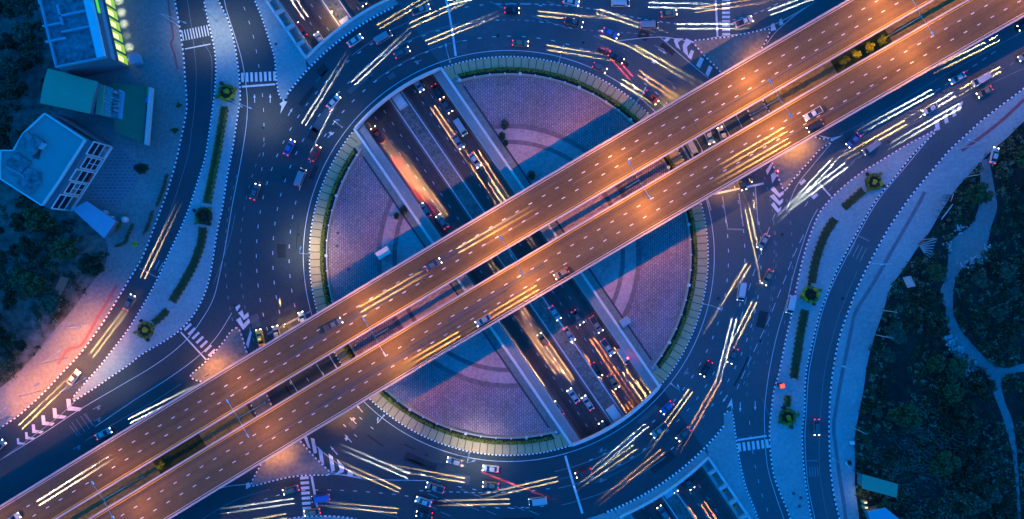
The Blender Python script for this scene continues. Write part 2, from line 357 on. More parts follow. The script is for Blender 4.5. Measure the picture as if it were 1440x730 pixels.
# ---------------------------------------------------------------- plaza halves, planting strip, hedge and fence
for sg, where in ((1, 'north-east'), (-1, 'south-west')):
    pl = arc_side(253, sg*WO); bm = bmesh.new(); poly(bm, [p-RC for p in pl], .004, .16)
    o = link('plaza', bm, PLAZA, loc=(RC.x, RC.y, 0)); struct(o)
    # planting strip with radial joints
    a, b = arc_side(253.3, sg*WO), arc_side(279.4, sg*WO); bm = bmesh.new(); poly(bm, a+b[::-1], .004, .15)
    struct(link('planting_strip', bm, CREAM))
    bm = bmesh.new(); js = resample(arc_side(267, sg*(WO+1)), 2.0)
    for p in js:
        d = (p-RC).normalized(); t = Vector((-d.y, d.x))*.11; q = [RC+d*265.5/K-t, RC+d*279/K-t, RC+d*279/K+t, RC+d*265.5/K+t]
        poly(bm, q, .158)
    up_faces(bm); struct(link('paving_joints', bm, DARKC))
    # striped kerb
    bm = bmesh.new(); k = resample(arc_side(280.3, sg*(WO+.1), 400), .5)
    for i in range(len(k)-1): wallrun(bm, [k[i], k[i+1]], .3, .002, .17, i % 2)
    struct(link('kerb', bm, [KWHITE, KBLACK]))
    sa, sb = arc_side(256.6, sg*(WO+2.4)), arc_side(265.2, sg*(WO+2.4)); bm = bmesh.new(); poly(bm, sa+sb[::-1], .1, .162); struct(link('planting_soil_shade', bm, SOIL))  # dark soil that also carries the shadow band beside the hedge
    # hedge
    hp = resample(arc_side(262.5, sg*(WO+3.2), 400), .22); rnd = random.Random(5+sg); bm = bmesh.new()
    for p in hp: leaves(bm, (p.x+rnd.gauss(0, .14), p.y+rnd.gauss(0, .14), .5+rnd.uniform(-.1, .15)), (.5, .5, .36), 8 if rnd.random() > .06 else 1, .18, rnd)
    tag(link('hedge', bm, HEDGE), 'clipped low green hedge curving round the %s plaza' % where, 'hedge', 'hedges round the plaza')
    # low wall with lamp bollards along the plaza edge
    fr = thing('plaza_fence', 'low curved fence wall with white posts round the %s plaza' % where, 'fence', group='fences round the plaza')
    fp = arc_side(255.5, sg*(WO+1.0), 160); bm = bmesh.new(); wallrun(bm, fp, .25, .1, .55); link('low_wall', bm, CONC, fr)
    bm = bmesh.new(); tube(bm, [(*v, .95) for v in fp], .04, n=5); link('top_rail', bm, STEEL, fr)
    for i, p in enumerate(resample(fp, 4.1)):
        bm = bmesh.new(); big = i % 4 == 2; s = .3 if big else .16
        lathe(bm, (p.x, p.y, .1), [(s, 0), (s, .9), (s*1.5, .95), (s*1.5, 1.05), (s*.8, 1.1), (s*.8, 1.3), (.05, 1.35)], 8)
        link('post', bm, PALEC, fr)
    # narrow dark strip along the underpass edge of the plaza
    s0, s1 = onring(248, sg*(WO+2.0), -1), onring(248, sg*(WO+2.0), 1)
    bm = bmesh.new(); wallrun(bm, [T(s0, sg*(WO+2.0)), T(s1, sg*(WO+2.0))], .5, .1, .19); struct(link('dark_edge_strip', bm, DSTEEL))
    bm = bmesh.new(); poly(bm, [T(s0-3, sg*(WO+.05)), T(s1+3, sg*(WO+.05)), T(s1+3, sg*(WO+1.7)), T(s0-3, sg*(WO+1.7))], .1, .21); struct(link('footpath', bm, PAVEW))

# ---------------------------------------------------------------- pavements and islands (photo pixels), with striped kerbs
A_l = [(338,-40),(349,-22),(358,0),(368,24),(378,54),(386,80),(388,100),(390,120),(393,134),(398,141),(404,138)]
B_l = [(282,-40),(286,-10),(288,6),(296,44),(302,70),(304,100),(302,130),(300,146),(296,176),(289,220),(280,250),(267,290),(254,322),(238,356),(220,396),(198,435),(180,464),(160,490),(140,516),(120,538),(102,560)]
B_r = [(104,564),(136,544),(156,530),(180,514),(200,498),(234,478),(258,460),(276,437),(288,413),(295,390),(300,362),(306,324),(313,292),(320,246),(326,216),(333,172),(337,146),(338,140),(337,112),(333,80),(328,52),(320,26),(307,0),(290,-40)]
C_k = [(238,-40),(246,0),(252,34),(256,60),(259,86),(260,104),(263,146),(260,170),(254,198),(248,226),(239,258),(228,290),(216,322),(200,362),(180,396),(156,436),(138,464),(114,496),(90,522),(60,554),(28,583),(0,602),(-40,630)]
C_b = [(-45,577),(0,546),(25,524),(46,502),(72,470),(100,438),(132,394),(148,372),(150,340),(120,300),(60,230),(90,130),(70,60),(46,-40)]
D_w = [(1316,182),(1300,191),(1282,200),(1258,214),(1232,230),(1212,242),(1184,264),(1164,284),(1152,300),(1144,318),(1134,346),(1126,376),(1120,404),(1114,432),(1112,448),(1106,472),(1096,522),(1092,536),(1088,550),(1084,582),(1082,604),(1083,634),(1088,668),(1098,696),(1110,726),(1122,770)]
D_e = [(1150,770),(1140,724),(1133,680),(1129,644),(1128,604),(1131,578),(1132,538),(1136,508),(1144,474),(1153,439),(1162,416),(1176,382),(1192,350),(1210,318),(1226,290),(1240,270),(1256,252),(1276,226),(1292,208),(1317,184)]
E_w = [(1500,78),(1440,124),(1412,145),(1382,168),(1360,188),(1336,210),(1318,231),(1300,252),(1282,274),(1269,292),(1250,320),(1234,348),(1218,378),(1204,408),(1193,437),(1182,468),(1175,498),(1169,538),(1166,583),(1166,624),(1168,664),(1174,704),(1180,728),(1188,770)]
E_b = [(1208,770),(1208,730),(1202,684),(1202,660),(1202,614),(1207,584),(1214,548),(1220,508),(1230,472),(1242,437),(1248,416),(1256,398),(1272,376),(1290,348),(1304,330),(1326,293),(1344,266),(1364,244),(1390,216),(1418,192),(1440,170),(1500,118)]
G_r = [(1018,583),(1024,578),(1030,583),(1032,596),(1036,624),(1040,650),(1048,684),(1060,714),(1072,745),(1090,785)]
def arcpx(r, x0, x1, top, n=30):              # arc of the ring between two photo columns
    o = []
    for i in range(n+1):
        x = x0+(x1-x0)*i/n; dy = math.sqrt(max(0, r*r-(x-715.5)**2)); o.append((x, 360-dy if top else 360+dy))
    return o
def kerb(name, pts, width=.34, block=.5, mats=(None,), closed=False, z1=.17):
    k = resample(pts, block); bm = bmesh.new()
    for i in range(len(k)-1): wallrun(bm, [k[i], k[i+1]], width, .002, z1, i % 2)
    return struct(link(name, bm, mats))
BW, RW = [KWHITE, KBLACK], [KWHITE, KRED]
def island(name, loops, m, z1=.15):
    pts = [p for q in loops for p in q]; bm = bmesh.new(); poly(bm, pts, .003, z1); return struct(link(name, bm, m))
A_ring = G(arcpx(385.5, 404, 432, True)); al = smooth(G(A_l)); seam = T(onring(397, -WO-.05, -1), -WO-.05); se0 = T(-150, -WO-.05)
island('traffic_island', [al, A_ring, [seam, se0]], PAVE)
kerb('kerb', al, mats=BW); kerb('kerb', G(arcpx(385.5, 404, 556, True, 80)), .5, .56, BW)
bl, brr = smooth(G(B_l)), smooth(G(B_r)); island('traffic_island', [bl, brr], PAVE); kerb('kerb', bl, mats=BW, block=.52); kerb('kerb', brr, mats=BW, block=.56)
ck = smooth(G(C_k)); island('pavement', [ck, smooth(G(C_b))], PAVEW, .14); kerb('kerb', ck, mats=BW, block=.62)
dw, de = smooth(G(D_w)), smooth(G(D_e)); island('traffic_island', [dw, de], PAVE); kerb('kerb', dw[:84], mats=RW, block=.6); kerb('kerb', dw[83:], mats=BW, block=.6); kerb('kerb', de, mats=BW, block=.56)
ew, eb = smooth(G(E_w)), smooth(G(E_b)); island('pavement', [ew, eb], PAVE, .14); kerb('kerb', ew, mats=BW, block=.66)
gr = smooth(G(G_r)); gring = G(arcpx(385.5, 1018, 994, False)); gseam = T(onring(397, WO+.05, 1), WO+.05); ge = T(150, WO+.05)
island('traffic_island', [gr, [ge, gseam], gring[::-1]], PAVE); kerb('kerb', gr, mats=BW); kerb('kerb', G(arcpx(385.5, 1018, 850, False, 80)), .5, .56, BW)
s = T(onring(397, -WO-.05, 1), -WO-.05); island('traffic_island', [G(arcpx(385.5, 862, 780, False)), [W(770, 790).to_2d(), T(150, -WO-.05), s]], PAVE)
bi = smooth(G([(392,775),(398,738),(410,729),(438,726),(460,725.5),(490,728),(508,733),(516,745),(520,775)])); island('traffic_island', [bi], PAVE); kerb('kerb', bi, mats=RW, block=.6)
# islands running under the flyover
R1 = smooth(G([(973,58),(992,80),(1012,100),(1033,128),(1053,158),(1068,192),(1086,230),(1096,254),(1102,268),(1106,266)]))
R2 = smooth(G([(1106,266),(1114,254),(1126,240),(1140,225),(1152,211),(1166,202),(1169,198),(1166,195),(1152,195),(1130,186),(1104,174),(1082,157),(1074,145),(1068,120),(1066,92),(1070,70),(1076,60),(1082,46),(1080,41),(1064,44),(1036,50),(1008,54),(978,57),(973,58)]))
ISL = mat('island_soil_concrete', (.20, .185, .155), .9, .4, .12, fine=1.0)
island('traffic_island', [R1, R2], ISL); kerb('kerb', R1, mats=RW, block=.6); kerb('kerb', R2, mats=BW, block=.56)
L1 = smooth(G([(331,461),(336,463),(342,478),(347,495),(358,522),(372,548),(384,574),(402,600),(423,621),(440,640),(456,656),(464,664),(461,668)]))
L2 = smooth(G([(461,668),(438,668),(412,670),(384,676),(357,683),(354,679),(360,666),(368,650),(372,630),(368,604),(358,578),(346,560),(326,548),(300,540),(274,534),(268,528),(272,524),(288,510),(312,484),(324,467),(331,461)]))
island('traffic_island', [L1, L2], ISL); kerb('kerb', L1, mats=RW, block=.6); kerb('kerb', L2, mats=BW, block=.56)
# strip of open ground under the gap of the flyover
def midband(x0, x1, hw):
    a = [W(x0, GAPY(x0), 7.6).to_2d(), W(x1, GAPY(x1), 7.6).to_2d()]; return offset(a, hw)+offset(a, -hw)[::-1]
GY = [(60, 756), (144, 705), (334, 592.5), (526, 475.5), (719, 361), (900, 251), (1097, 136), (1297, 22), (1400, -36)]
def GAPY(x):
    for (a, b), (c, d) in zip(GY, GY[1:]):
        if x <= c: return b+(d-b)*(x-a)/(c-a)
    return GY[-1][1]

# ---------------------------------------------------------------- overgrown lots on both sides
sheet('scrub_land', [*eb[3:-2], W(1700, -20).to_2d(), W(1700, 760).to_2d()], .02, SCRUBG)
cb = smooth(G(C_b)); sheet('scrub_land', [*cb, W(30, -60).to_2d(), W(-300, -60).to_2d(), W(-300, 640).to_2d()], .02, SCRUBW)
PL = [(1374,228),(1378,246),(1378,270),(1376,292),(1364,318),(1336,340),(1333,368),(1329,392),(1322,412),(1330,438),(1332,456),(1338,478),(1352,494),(1372,512),(1386,524),(1394,546),(1402,566),(1409,584),(1414,602),(1420,622),(1424,640),(1430,700),(1432,770)]
PR = [(1437,770),(1434,700),(1430,640),(1426,604),(1421,584),(1414,568),(1408,542),(1412,529),(1424,525),(1480,516),(1480,506),(1440,511),(1418,517),(1406,516),(1388,506),(1368,484),(1352,466),(1342,444),(1340,424),(1344,392),(1358,372),(1382,356),(1388,344),(1394,318),(1402,292),(1398,264),(1394,240),(1390,222)]
sheet('path', smooth(G(PL))+smooth(G(PR)), .05, PATHM)

# ---------------------------------------------------------------- painted markings
MK = bmesh.new(); ZM = .008                    # 0 bright, 1 faded, 2 yellow
def line_px(pts, w=.14, mi=0, sm=True): strip(MK, smooth(G(pts)) if sm else G(pts), w, ZM, mi)
def dash(p, on=1.0, off=3.0, w=.16, mi=0, z=ZM, bm=None):
    k = resample(p, .5); per = on+off; n = len(k); i = 0
    while i+2 < n:
        j = min(n-1, i+max(1, int(on/.5))); strip(bm or MK, k[i:j+1], w, z, mi); i += int(per/.5)
def quad(*pts, mi=0): poly(MK, G(pts), ZM, None, mi)
def arcd(r, a0, a1, n=160): return [ring(r, R(-a0-(a1-a0)*i/n)) for i in range(n+1)]       # degrees clockwise from east, as seen in the photo
strip(MK, arcd(289, 0, 360, 300), .16, ZM)
for r, spans in ((309, ((-52, 70), (128, 256), (-102, -70))), (332, ((-46, 70), (130, 256), (-104, -72), (80, 104))), (355, ((-28, 52), (146, 238), (-100, -82), (82, 102)))):
    for a0, a1 in spans: dash(arcd(r, a0, a1, 400), 1, 3, .2)
for r in (310, 334, 358):
    for a0, a1 in ((-128, -102), (52, 78)): strip(MK, arcd(r, a0, a1), .16, ZM, 1)
dash(arcd(378, 152, 205, 300), 1.2, 1.8, .18, 1); dash(arcd(376, -22, 30, 300), 1.2, 1.8, .18, 1)
dash(arcd(399, 160, 198, 300), 1.2, 1.8, .18, 1); dash(arcd(399, -16, 14, 300), 1.2, 1.8, .18, 1)
line_px([(312,-20),(318,12),(330,50),(340,84),(346,120),(348,146),(346,180),(338,230),(326,292),(318,340),(310,380),(300,420),(282,452),(258,482),(220,512),(170,542),(112,576),(60,610),(0,647)], .15)
line_px([(326,440),(306,472),(280,500),(240,530),(190,562),(134,600)], .15)
line_px([(254,540),(214,566),(174,588),(120,620)], .15, 1)
dash(smooth(G([(336,-10),(348,24),(356,50),(362,80),(365,100),(369,132),(371,166),(371,200),(368,240),(362,270)])), 1.2, 3, .14)
line_px([(362,2),(372,26),(382,56),(390,82),(392,110),(393,136)], .12)
line_px([(259,-20),(265,10),(270,44),(274,76),(276,110),(274,146),(270,180),(264,220),(252,260),(240,296),(222,338),(200,380)], .1, 1)
line_px([(331,300),(322,340),(300,400)], .1, 1)
line_px([(302,-20),(298,10)], .1, 1)
line_px([(286,60),(297,80),(298,110),(297,140)], .1, 1)
# frontage road on the right and approach road
line_px([(1310,190),(1274,234),(1236,280),(1206,332),(1172,398),(1156,440),(1144,490),(1137,530),(1134,580),(1132,620),(1136,680),(1146,730)], .14)
line_px([(1206,380),(1184,432),(1172,470),(1160,520),(1154,580),(1152,650),(1158,700),(1166,740)], .1, 1)
line_px([(1150,294),(1140,312),(1128,346),(1116,386),(1106,426),(1094,466),(1086,500),(1079,540),(1075,580),(1076,620),(1080,660),(1092,700),(1106,740)], .14)
line_px([(1084,590),(1072,560)], .1, 1)
dash(smooth(G([(1130,330),(1116,360),(1104,392),(1092,422),(1080,452),(1066,482),(1050,516),(1036,548)])), 2.6, 1.6, .14, 0)
dash(smooth(G([(1088,312),(1089,350),(1087,390),(1082,436),(1080,480),(1078,520)])), 1.1, 1.6, .14, 1)
dash(smooth(G([(1090,300),(1076,336),(1064,372),(1054,404),(1044,440),(1034,480)])), 2.2, 1.8, .14, 0)
dash(smooth(G([(1068,370),(1062,420),(1058,470),(1052,520),(1050,560)])), 1.1, 1.6, .14, 1)
line_px([(1440,96),(1380,124),(1330,150),(1280,176),(1230,204),(1196,230)], .12, 1)
line_px([(1180,190),(1230,164),(1300,122),(1370,82),(1440,44)], .14, 1)
dash(smooth(G([(1400,72),(1350,106),(1300,138),(1250,166),(1210,192),(1176,226),(1150,262),(1126,300)])), 1.6, 1.4, .16, 0)
dash(smooth(G([(1426,88),(1370,118),(1320,148),(1270,180),(1226,208),(1190,238),(1160,276)])), 1.6, 1.4, .16, 1)
line_px([(1040,254+6),(1072,330)], .1, 1)
line_px([(1169,201),(1160,212),(1140,236),(1120,262),(1106,296)], .14)
for x0, y0, x1, y1 in ((992,270,1000,296),(1016,276,1023,320),(1039,272,1045,318),(1062,262,1066,316)): line_px([(x0,y0),(x1,y1)], .16, 0, False)
line_px([(990,276),(1074,258)], .5, 0, False); line_px([(1022,322),(1046,323)], .4, 1, False)
# south-east road
dash(smooth(G([(1054,592),(1056,616),(1062,655),(1070,690),(1082,725)])), 1.1, 3, .14)
line_px([(1028,572),(1032,590),(1037,624),(1042,654),(1050,686),(1062,716),(1070,740)], .12)
# top road and bottom road
line_px([(864,62-4),(928,52),(974,58),(1008,52),(1052,46),(1080,38),(1110,24),(1150,0)], .16)
line_px([(1078,62),(1092,44),(1120,20),(1150,0)], .14)
dash(smooth(G([(700,6),(760,6),(830,12),(900,26),(960,34),(1010,32),(1060,20),(1100,2)])), 1, 1.1, .18, 0)
dash(smooth(G([(706,28),(760,30),(820,42),(880,46),(924,50)])), 1, 1.1, .2, 1)
for x, y in ((688,2),(700,8),(748,22),(766,28),(784,34),(804,18),(770,2),(860,20),(834,50),(920,64),(890,30),(908,40)): line_px([(x,y),(x+14,y+6)], .2, 1, False)
line_px([(996,110),(972,90),(928,52)], .14)
line_px([(508,672),(464,664)], .14); line_px([(286,694),(320,684),(356,680),(400,671),(440,666),(480,668),(520,674),(600,676)], .14)
line_px([(284,730),(330,704),(380,688)], .1, 1)
dash(smooth(G([(320,722),(364,705),(410,692),(460,689),(520,692),(576,698),(640,708),(700,714),(752,713)])), 1.2, 2.4, .18, 0)
dash(smooth(G([(590,690),(640,692),(690,693),(725,692)])), 1, 1.1, .18, 0)
line_px([(444,710),(480,712),(520,718),(560,728)], .14, 1)
for x, y in ((588,665),(606,672),(648,688),(664,694),(602,694),(626,702),(646,708),(660,712),(684,718),(724,712),(744,718),(600,710),(620,720)): line_px([(x,y),(x+14,y+6)], .2, 1, False)
line_px([(440,624),(472,650),(508,672)], .14)
line_px([(302,-10),(298,12)], .1, 1)
# stop lines and zebra crossings
line_px([(625,-10),(632,20),(637,50),(641,79)], .55, 0, False); line_px([(795,641),(806,680),(819,722)], .6, 0, False)
line_px([(1006,-10),(1009,52)], .5, 0, False); line_px([(438,669),(448,724)], .6, 0, False)
line_px([(340,122),(387,118.5)], .5, 0, False); line_px([(260,69),(296,62)], .3, 0, False); line_px([(196,377),(222,391)], .3, 1, False)
line_px([(254,467),(290,506)], .4, 0, False); line_px([(1037,619),(1078,613)], .5, 0, False); line_px([(1152,258),(1168,276)], .4, 0, False)
line_px([(376,442+28),(438,437)], .5, 1, False); line_px([(1133,648),(1150,648)], .2, 1, False); line_px([(1206,331),(1222,339)], .25, 1, False)
def zebra(p0, p1, n, L, w, mi=0):             # n bars from p0 to p1, each L px long across the walking line
    a, b = Vector(p0), Vector(p1); d = (b-a).normalized(); q = Vector((-d.y, d.x))*L/2; d = d*w/2
    for i in range(n):
        c = a+(b-a)*i/(n-1); quad(c-q-d, c-q+d, c+q+d, c+q-d, mi=mi)
zebra((341,109),(386,107),8,13,3.6); zebra((257,50),(296,42),11,15,1.6); zebra((216,370),(231,378),4,14,1.8,1)
zebra((264,460),(298,496),7,13,3.4); zebra((1021,-6),(1021,48),10,11,3.6); zebra((428,672),(432,722),8,12,4.0)
zebra((1040,629),(1079,624),7,12,3.6); zebra((1135,664),(1150,663),5,14,1.2,1); zebra((1198,350),(1214,358),4,20,1.2,1)
zebra((1120,246),(1146,276),4,9,4.5)
zebra((104,606),(124,586+4),1+1,20,.8,1); zebra((107,603),(126,590),4,22,.7,1)
# hatched noses
for q in (((938,53),(944,53),(938,59),(933,57)),((948,54),(961,54),(953,60),(957,70),(951,66),(948,58)),((965,54),(974,58),(966,66),(968,80),(961,73),(960,64)),((972,70),(976,72),(972,84),(967,80)),((985,80),(990,83),(984,96),(979,92)),((997,92),(1002,95),(996,108),(992,104))): quad(*q)
for q in (((427,614),(431,612),(437,631),(433,629)),((437,616),(442,617),(446,637),(441,638)),((447,628),(453,634),(456,654),(450,648)),((462,638),(468,642),(471,662),(466,664)),((474,646),(484,656),(483,664),(470,668),(478,661)),((490,660),(496,664),(496,670),(488,668))): quad(*q)
for q in (((1083,266),(1088,262),(1096,272),(1102,268),(1102,273),(1096,278)),((1082,276),(1088,273),(1096,283),(1101,279),(1101,284),(1096,289)),((1084,288),(1088,284),(1095,294),(1099,290),(1098,296),(1094,300)),((1084,246),(1092,238),(1093,246),(1086,258)),((1077,240),(1084,230),(1086,233),(1079,246))): quad(*q)
for q in (((335,440),(341,436),(343,444),(349,439),(350,445),(343,450)),((332,450),(338,446),(342,456),(350,448),(352,453),(342,464)),((346,484),(352,464),(354,468),(349,490)),((331,432),(337,428),(338,431),(333,438))): quad(*q)
for x, y, s in ((98,568,1.15),(78,580,1.0),(62,590,.95),(48,602,.85),(38,612,.7),(26,620,.6)):
    quad((x-4*s,y-6*s),(x+1*s,y-6*s),(x+2*s,y+3*s),(x+16*s,y+5*s),(x+12*s,y+9*s),(x-3*s,y+8*s))
line_px([(104,566),(80,588),(40,618),(0,647)], .2, 1)
for q in (((1314,170),(1320,168),(1322,182),(1316,184)),((1326,162),(1331,160),(1334,172),(1329,174)),((1338,153),(1342,151),(1345,162),(1340,165)),((1348,146),(1354,142),(1350,156),(1346,158)),((1084,35),(1088,32),(1092,42),(1084,44)),((1096,28),(1099,26),(1102,34),(1096,36)),((346,680),(350,678),(353,684),(346,688))): quad(*q)
for q in (((393,146),(399,142),(404,143),(394,160),(396,150)),((1022,574),(1029,560),(1031,576),(1028,570)),((1150,190),(1170,194),(1186,190),(1170,199))): quad(*q)
# arrows
def arrow(x, y, ang, L=9, turn=0, mi=0):
    a = R(ang); u = Vector((math.cos(a), math.sin(a))); v = Vector((-u.y, u.x)); P = lambda s, t: tuple(Vector((x, y))+u*s+v*t)
    quad(P(-L*.6,-.6), P(L*.2,-.45), P(L*.2,.45), P(-L*.6,.6), mi=mi)
    quad(P(L*.2,-1.7), P(L*.75,0), P(L*.2,1.7), mi=mi)
    if turn: quad(P(-L*.15,0), P(L*.05,turn*2.4), P(-L*.05,turn*4.6), P(L*.42,turn*3.6), P(L*.3,turn*.8), mi=mi)
for a in ((358,139,-92),(380,139,-90),(919,84,38,12,1),(909,108,40,10,1),(893,122,45,9,1),(931,72,30,10),(506,575,-130,10),(497,592,-135,10,1),(470,634,-130,12),(490,617,-132,11,-1),(588,86,165,9,-1),(848,634,165,10,1),(465,190,-40,9,-1),(408,158,-60,9),(1041,572,90,10),(1062,570,90,10),(965,522,120,9,-1),(1020,560,125,9),(848,676,160,9,1),(136,573,-25,10,1),(108,629,-28,10,1),(137,590,-25,9,1)): arrow(*a, mi=1 if a[0] in (588, 848, 136, 108, 137, 965) else 0)
up_faces(MK); struct(link('road_markings', MK, [WHITE, FADED, YELLOW]))
# patched and oil-darkened asphalt on the loop road
bm = bmesh.new(); rnd = random.Random(21)
for _ in range(46):
    r = rnd.choice((298, 320, 343, 366))+rnd.uniform(-5, 5); a0 = rnd.uniform(0, 360); da = rnd.uniform(1, 9)
    strip(bm, arcd(r, a0, a0+da, 14), rnd.choice((.25, .5, 1.3, 2.4)), .0035, rnd.randrange(2))
for x, y in ((420,330),(398,250),(520,110),(700,50),(820,60),(1010,420),(960,560),(700,664),(600,640),(370,180),(1070,480),(330,430),(1100,330),(1250,200),(240,330),(1185,420)):
    c = W(x, y).to_2d(); poly(bm, [c+Vector((math.cos(k*math.tau/12), math.sin(k*math.tau/12)))*.42 for k in range(12)], .0045, None, 0)
up_faces(bm); struct(link('road_patch', bm, [mat('patch_dark', (.022, .028, .03), .8, .3, .5), mat('patch_pale', (.085, .10, .105), .85, .3, .5)]))
# underpass lanes
bm = bmesh.new()
for sg in (1, -1):
    for o in (5.1, 8.2): dash([T(-230, sg*o), T(230, sg*o)], 1, 3, .15, 0, -5.99, bm)
    for o in (2.5, 11.4): strip(bm, [T(-230, sg*o), T(230, sg*o)], .13, -5.99, 1)
up_faces(bm); struct(link('road_markings', bm, [WHITE, FADED]))
# ---------------------------------------------------------------- the flyover: two carriageways on piers
import numpy as np
DZ = 7.6
def edge(pts):
    P = np.array([tuple(W(x, y, DZ).to_2d()) for x, y in pts]); c = np.polyfit(P[:, 0], P[:, 1], 2)
    return lambda x: Vector((x, c[0]*x*x+c[1]*x+c[2]))
UO = edge([(0,710),(210,584),(288,537),(448,439),(576,361),(694,292),(864,191),(940,146),(1152,23),(1195,-2)])
UI = edge([(80,730),(288,605),(322,584),(574,433),(814,292),(864,261),(1062,146),(1152,94),(1316,0)])
LI = edge([(123,730),(288,630),(362,584),(576,456),(606,438),(856,292),(864,287),(1102,146),(1152,118),(1360,0)])
LO = edge([(240,730),(288,700),(480,584),(576,525),(724,438),(864,355),(971,292),(1152,189),(1228,146),(1440,22)])
XS = [-230+i*5 for i in range(93)]
def along(f, dx): return [f(x+dx) for x in XS]
def frac(a, b, f): return [p+(q-p)*f for p, q in zip(a, b)]
nd = Vector((math.cos(R(30.6)), math.sin(R(30.6)))); sh = 11.2*nd.y   # shift so that stations face each other across the deck
gd = 4*nd.y
lines = {'u': (along(UO, -sh-gd/2), along(UI, -gd/2)), 'l': (along(LI, gd/2), along(LO, sh+gd/2))}
lines['u'] = ([UO(x-sh-gd/2) for x in XS], [UI(x-gd/2) for x in XS])
FLY = {}
for key, lab in (('u', 'upper carriageway of the flyover, facing the north-east half of the loop road'), ('l', 'lower carriageway of the flyover, facing the south half of the loop road')):
    A, B = lines[key]
    br = thing('flyover', 'long raised '+lab, 'flyover', group='carriageways of the flyover'); FLY[key] = br
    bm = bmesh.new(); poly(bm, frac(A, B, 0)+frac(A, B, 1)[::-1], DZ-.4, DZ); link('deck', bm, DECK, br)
    bm = bmesh.new(); a, b = frac(A, B, .22), frac(A, B, .78); poly(bm, a+b[::-1], DZ-2.0, DZ-.41); link('girder', bm, CONC, br)
    for e0, e1 in ((.001, .042), (.958, .999)):
        bm = bmesh.new(); a, b = frac(A, B, e0), frac(A, B, e1); poly(bm, a+b[::-1], DZ-.7, DZ+.95); link('barrier', bm, BARR if 'BARR' in globals() else PALEC, br)
    bm = bmesh.new()
    for f, m, w in ((.075, 1, .16), (.925, 1, .16)):
        inner = (f > .5) == (key == 'u')
        strip(bm, frac(A, B, f), .24 if inner else .14, DZ+.008, 2 if inner else 0)
    for f in ((.36, .635) if key == 'u' else (.345, .64)): dash(frac(A, B, f), 1.0, 3.0, .22, 0, DZ+.008, bm)
    up_faces(bm); link('lane_marking', bm, [WHITE, FADED, YELLOW], br)
    for i in range(20, len(XS)-20, 6):
        bm = bmesh.new(); p, q = A[i]+(B[i]-A[i])*.045, A[i]+(B[i]-A[i])*.955; strip(bm, [p, q], .14, DZ+.006); up_faces(bm); link('expansion_joint', bm, DARKC, br)
    bm = bmesh.new(); rnd = random.Random(3)     # long repaired strips and skid marks of darker and lighter asphalt
    for _ in range(26):
        i = rnd.randrange(2, len(XS)-16); f = rnd.uniform(.1, .9); strip(bm, frac(A, B, f)[i:i+rnd.randrange(4, 15)], rnd.uniform(.15, .5), DZ+.004, rnd.randrange(2))
    up_faces(bm); link('asphalt_patch', bm, [DECK2, DARKC], br)

# bents, and the double lamp posts that stand between the carriageways
GC = frac(frac(lines['u'][1], lines['u'][1], 0), lines['l'][0], .5)
def gap_at(x): return min(GC, key=lambda p: abs(p.x-x))
def gap_pt(x):
    for a, b in zip(GC, GC[1:]):
        if a.x <= x <= b.x: return a+(b-a)*((x-a.x)/(b.x-a.x))
    return GC[-1]
lampx = [(144, 705), (334, 586), (526, 472), (719, 358), (899, 250), (1097, 136), (1297, 22)]
PX = [-42]+[p[0] for p in lampx]+[1490]
pw = [gap_pt(W(x, 365-(x-720)*.585, 18.5).x) for x in PX]
nrm = Vector((-nd.y, nd.x))
names = ['beyond the lower left corner of the photo', 'nearest the lower left end of the flyover', 'beside the lower left traffic island', 'over the kiosk half of the plaza', 'over the middle of the underpass', 'over the north-east half of the plaza', 'beside the upper right traffic island', 'nearest the upper right end of the flyover', 'beyond the upper right corner of the photo']
for i, (p, nm) in enumerate(zip(pw, names)):
    z0 = -5.35 if i == 4 else 0.0
    t = thing('street_lamp', 'tall lit double-arm lamp in the flyover gap, '+nm, 'street lamp', (p.x, p.y, z0), R(30.6), 'double-arm lamps along the flyover')
    h = 18.4-z0
    bm = bmesh.new(); tube(bm, [(0, 0, 0), (0, 0, h)], .17, .09, 10); lathe(bm, (0, 0, 0), [(.3, 0), (.3, .5), (.2, .6)], 10); link('pole', bm, STEEL, t)
    for s in (1, -1):
        bm = bmesh.new(); tube(bm, [(0, s*.08, h-.5), (0, s*1.2, h-.15), (0, s*4.3, h)], .07, .055, 8); link('arm', bm, STEEL, t)
        bm = bmesh.new(); lathe(bm, (0, 0, 0), [(.16, -.08), (.3, 0), (.27, .1), (.12, .16)], 10)
        for v in bm.verts: v.co = Vector((v.co.x*.8, s*4.85+v.co.y*2.1, h+v.co.z))
        hd = link('lamp_head', bm, HEADP, t)
        bm = bmesh.new(); lathe(bm, (0, 0, 0), [(.2, -.12), (.24, -.085)], 10)
        for v in bm.verts: v.co = Vector((v.co.x*.8, s*4.85+v.co.y*2.0, h+v.co.z))
        link('lens', bm, SODIUM, hd)
        for w_ in (-1, 1): light('lamp_light', 'SPOT', SOD_W*(.65, .46, .5, .85, 1.05, 1.15, 1.2, 1.2, 1.2)[i], (1, .37, .06), (w_*.25, s*4.95, h-.3), t, .12, 122, .9, (R(s*15), R(w_*40), 0))
    for key, s in (('u', 1), ('l', -1)):
        q = p+nrm*s*7.6
        pr = bpy.data.objects.new('pier', None); COL.objects.link(pr); pr.location = (q.x, q.y, z0); pr.rotation_euler = (0, 0, R(30.6)); pr.parent = FLY[key]
        for yy in (-2.0, 2.0):
            bm = bmesh.new(); lathe(bm, (0, yy, 0), [(.75, 0), (.75, DZ-2.9-z0)], 18); link('column', bm, CONC, pr)
        bm = bmesh.new(); box(bm, -.9, .9, -4.0, 4.0, DZ-2.9-z0, DZ-2.02-z0); link('crosshead', bm, CONC, pr)

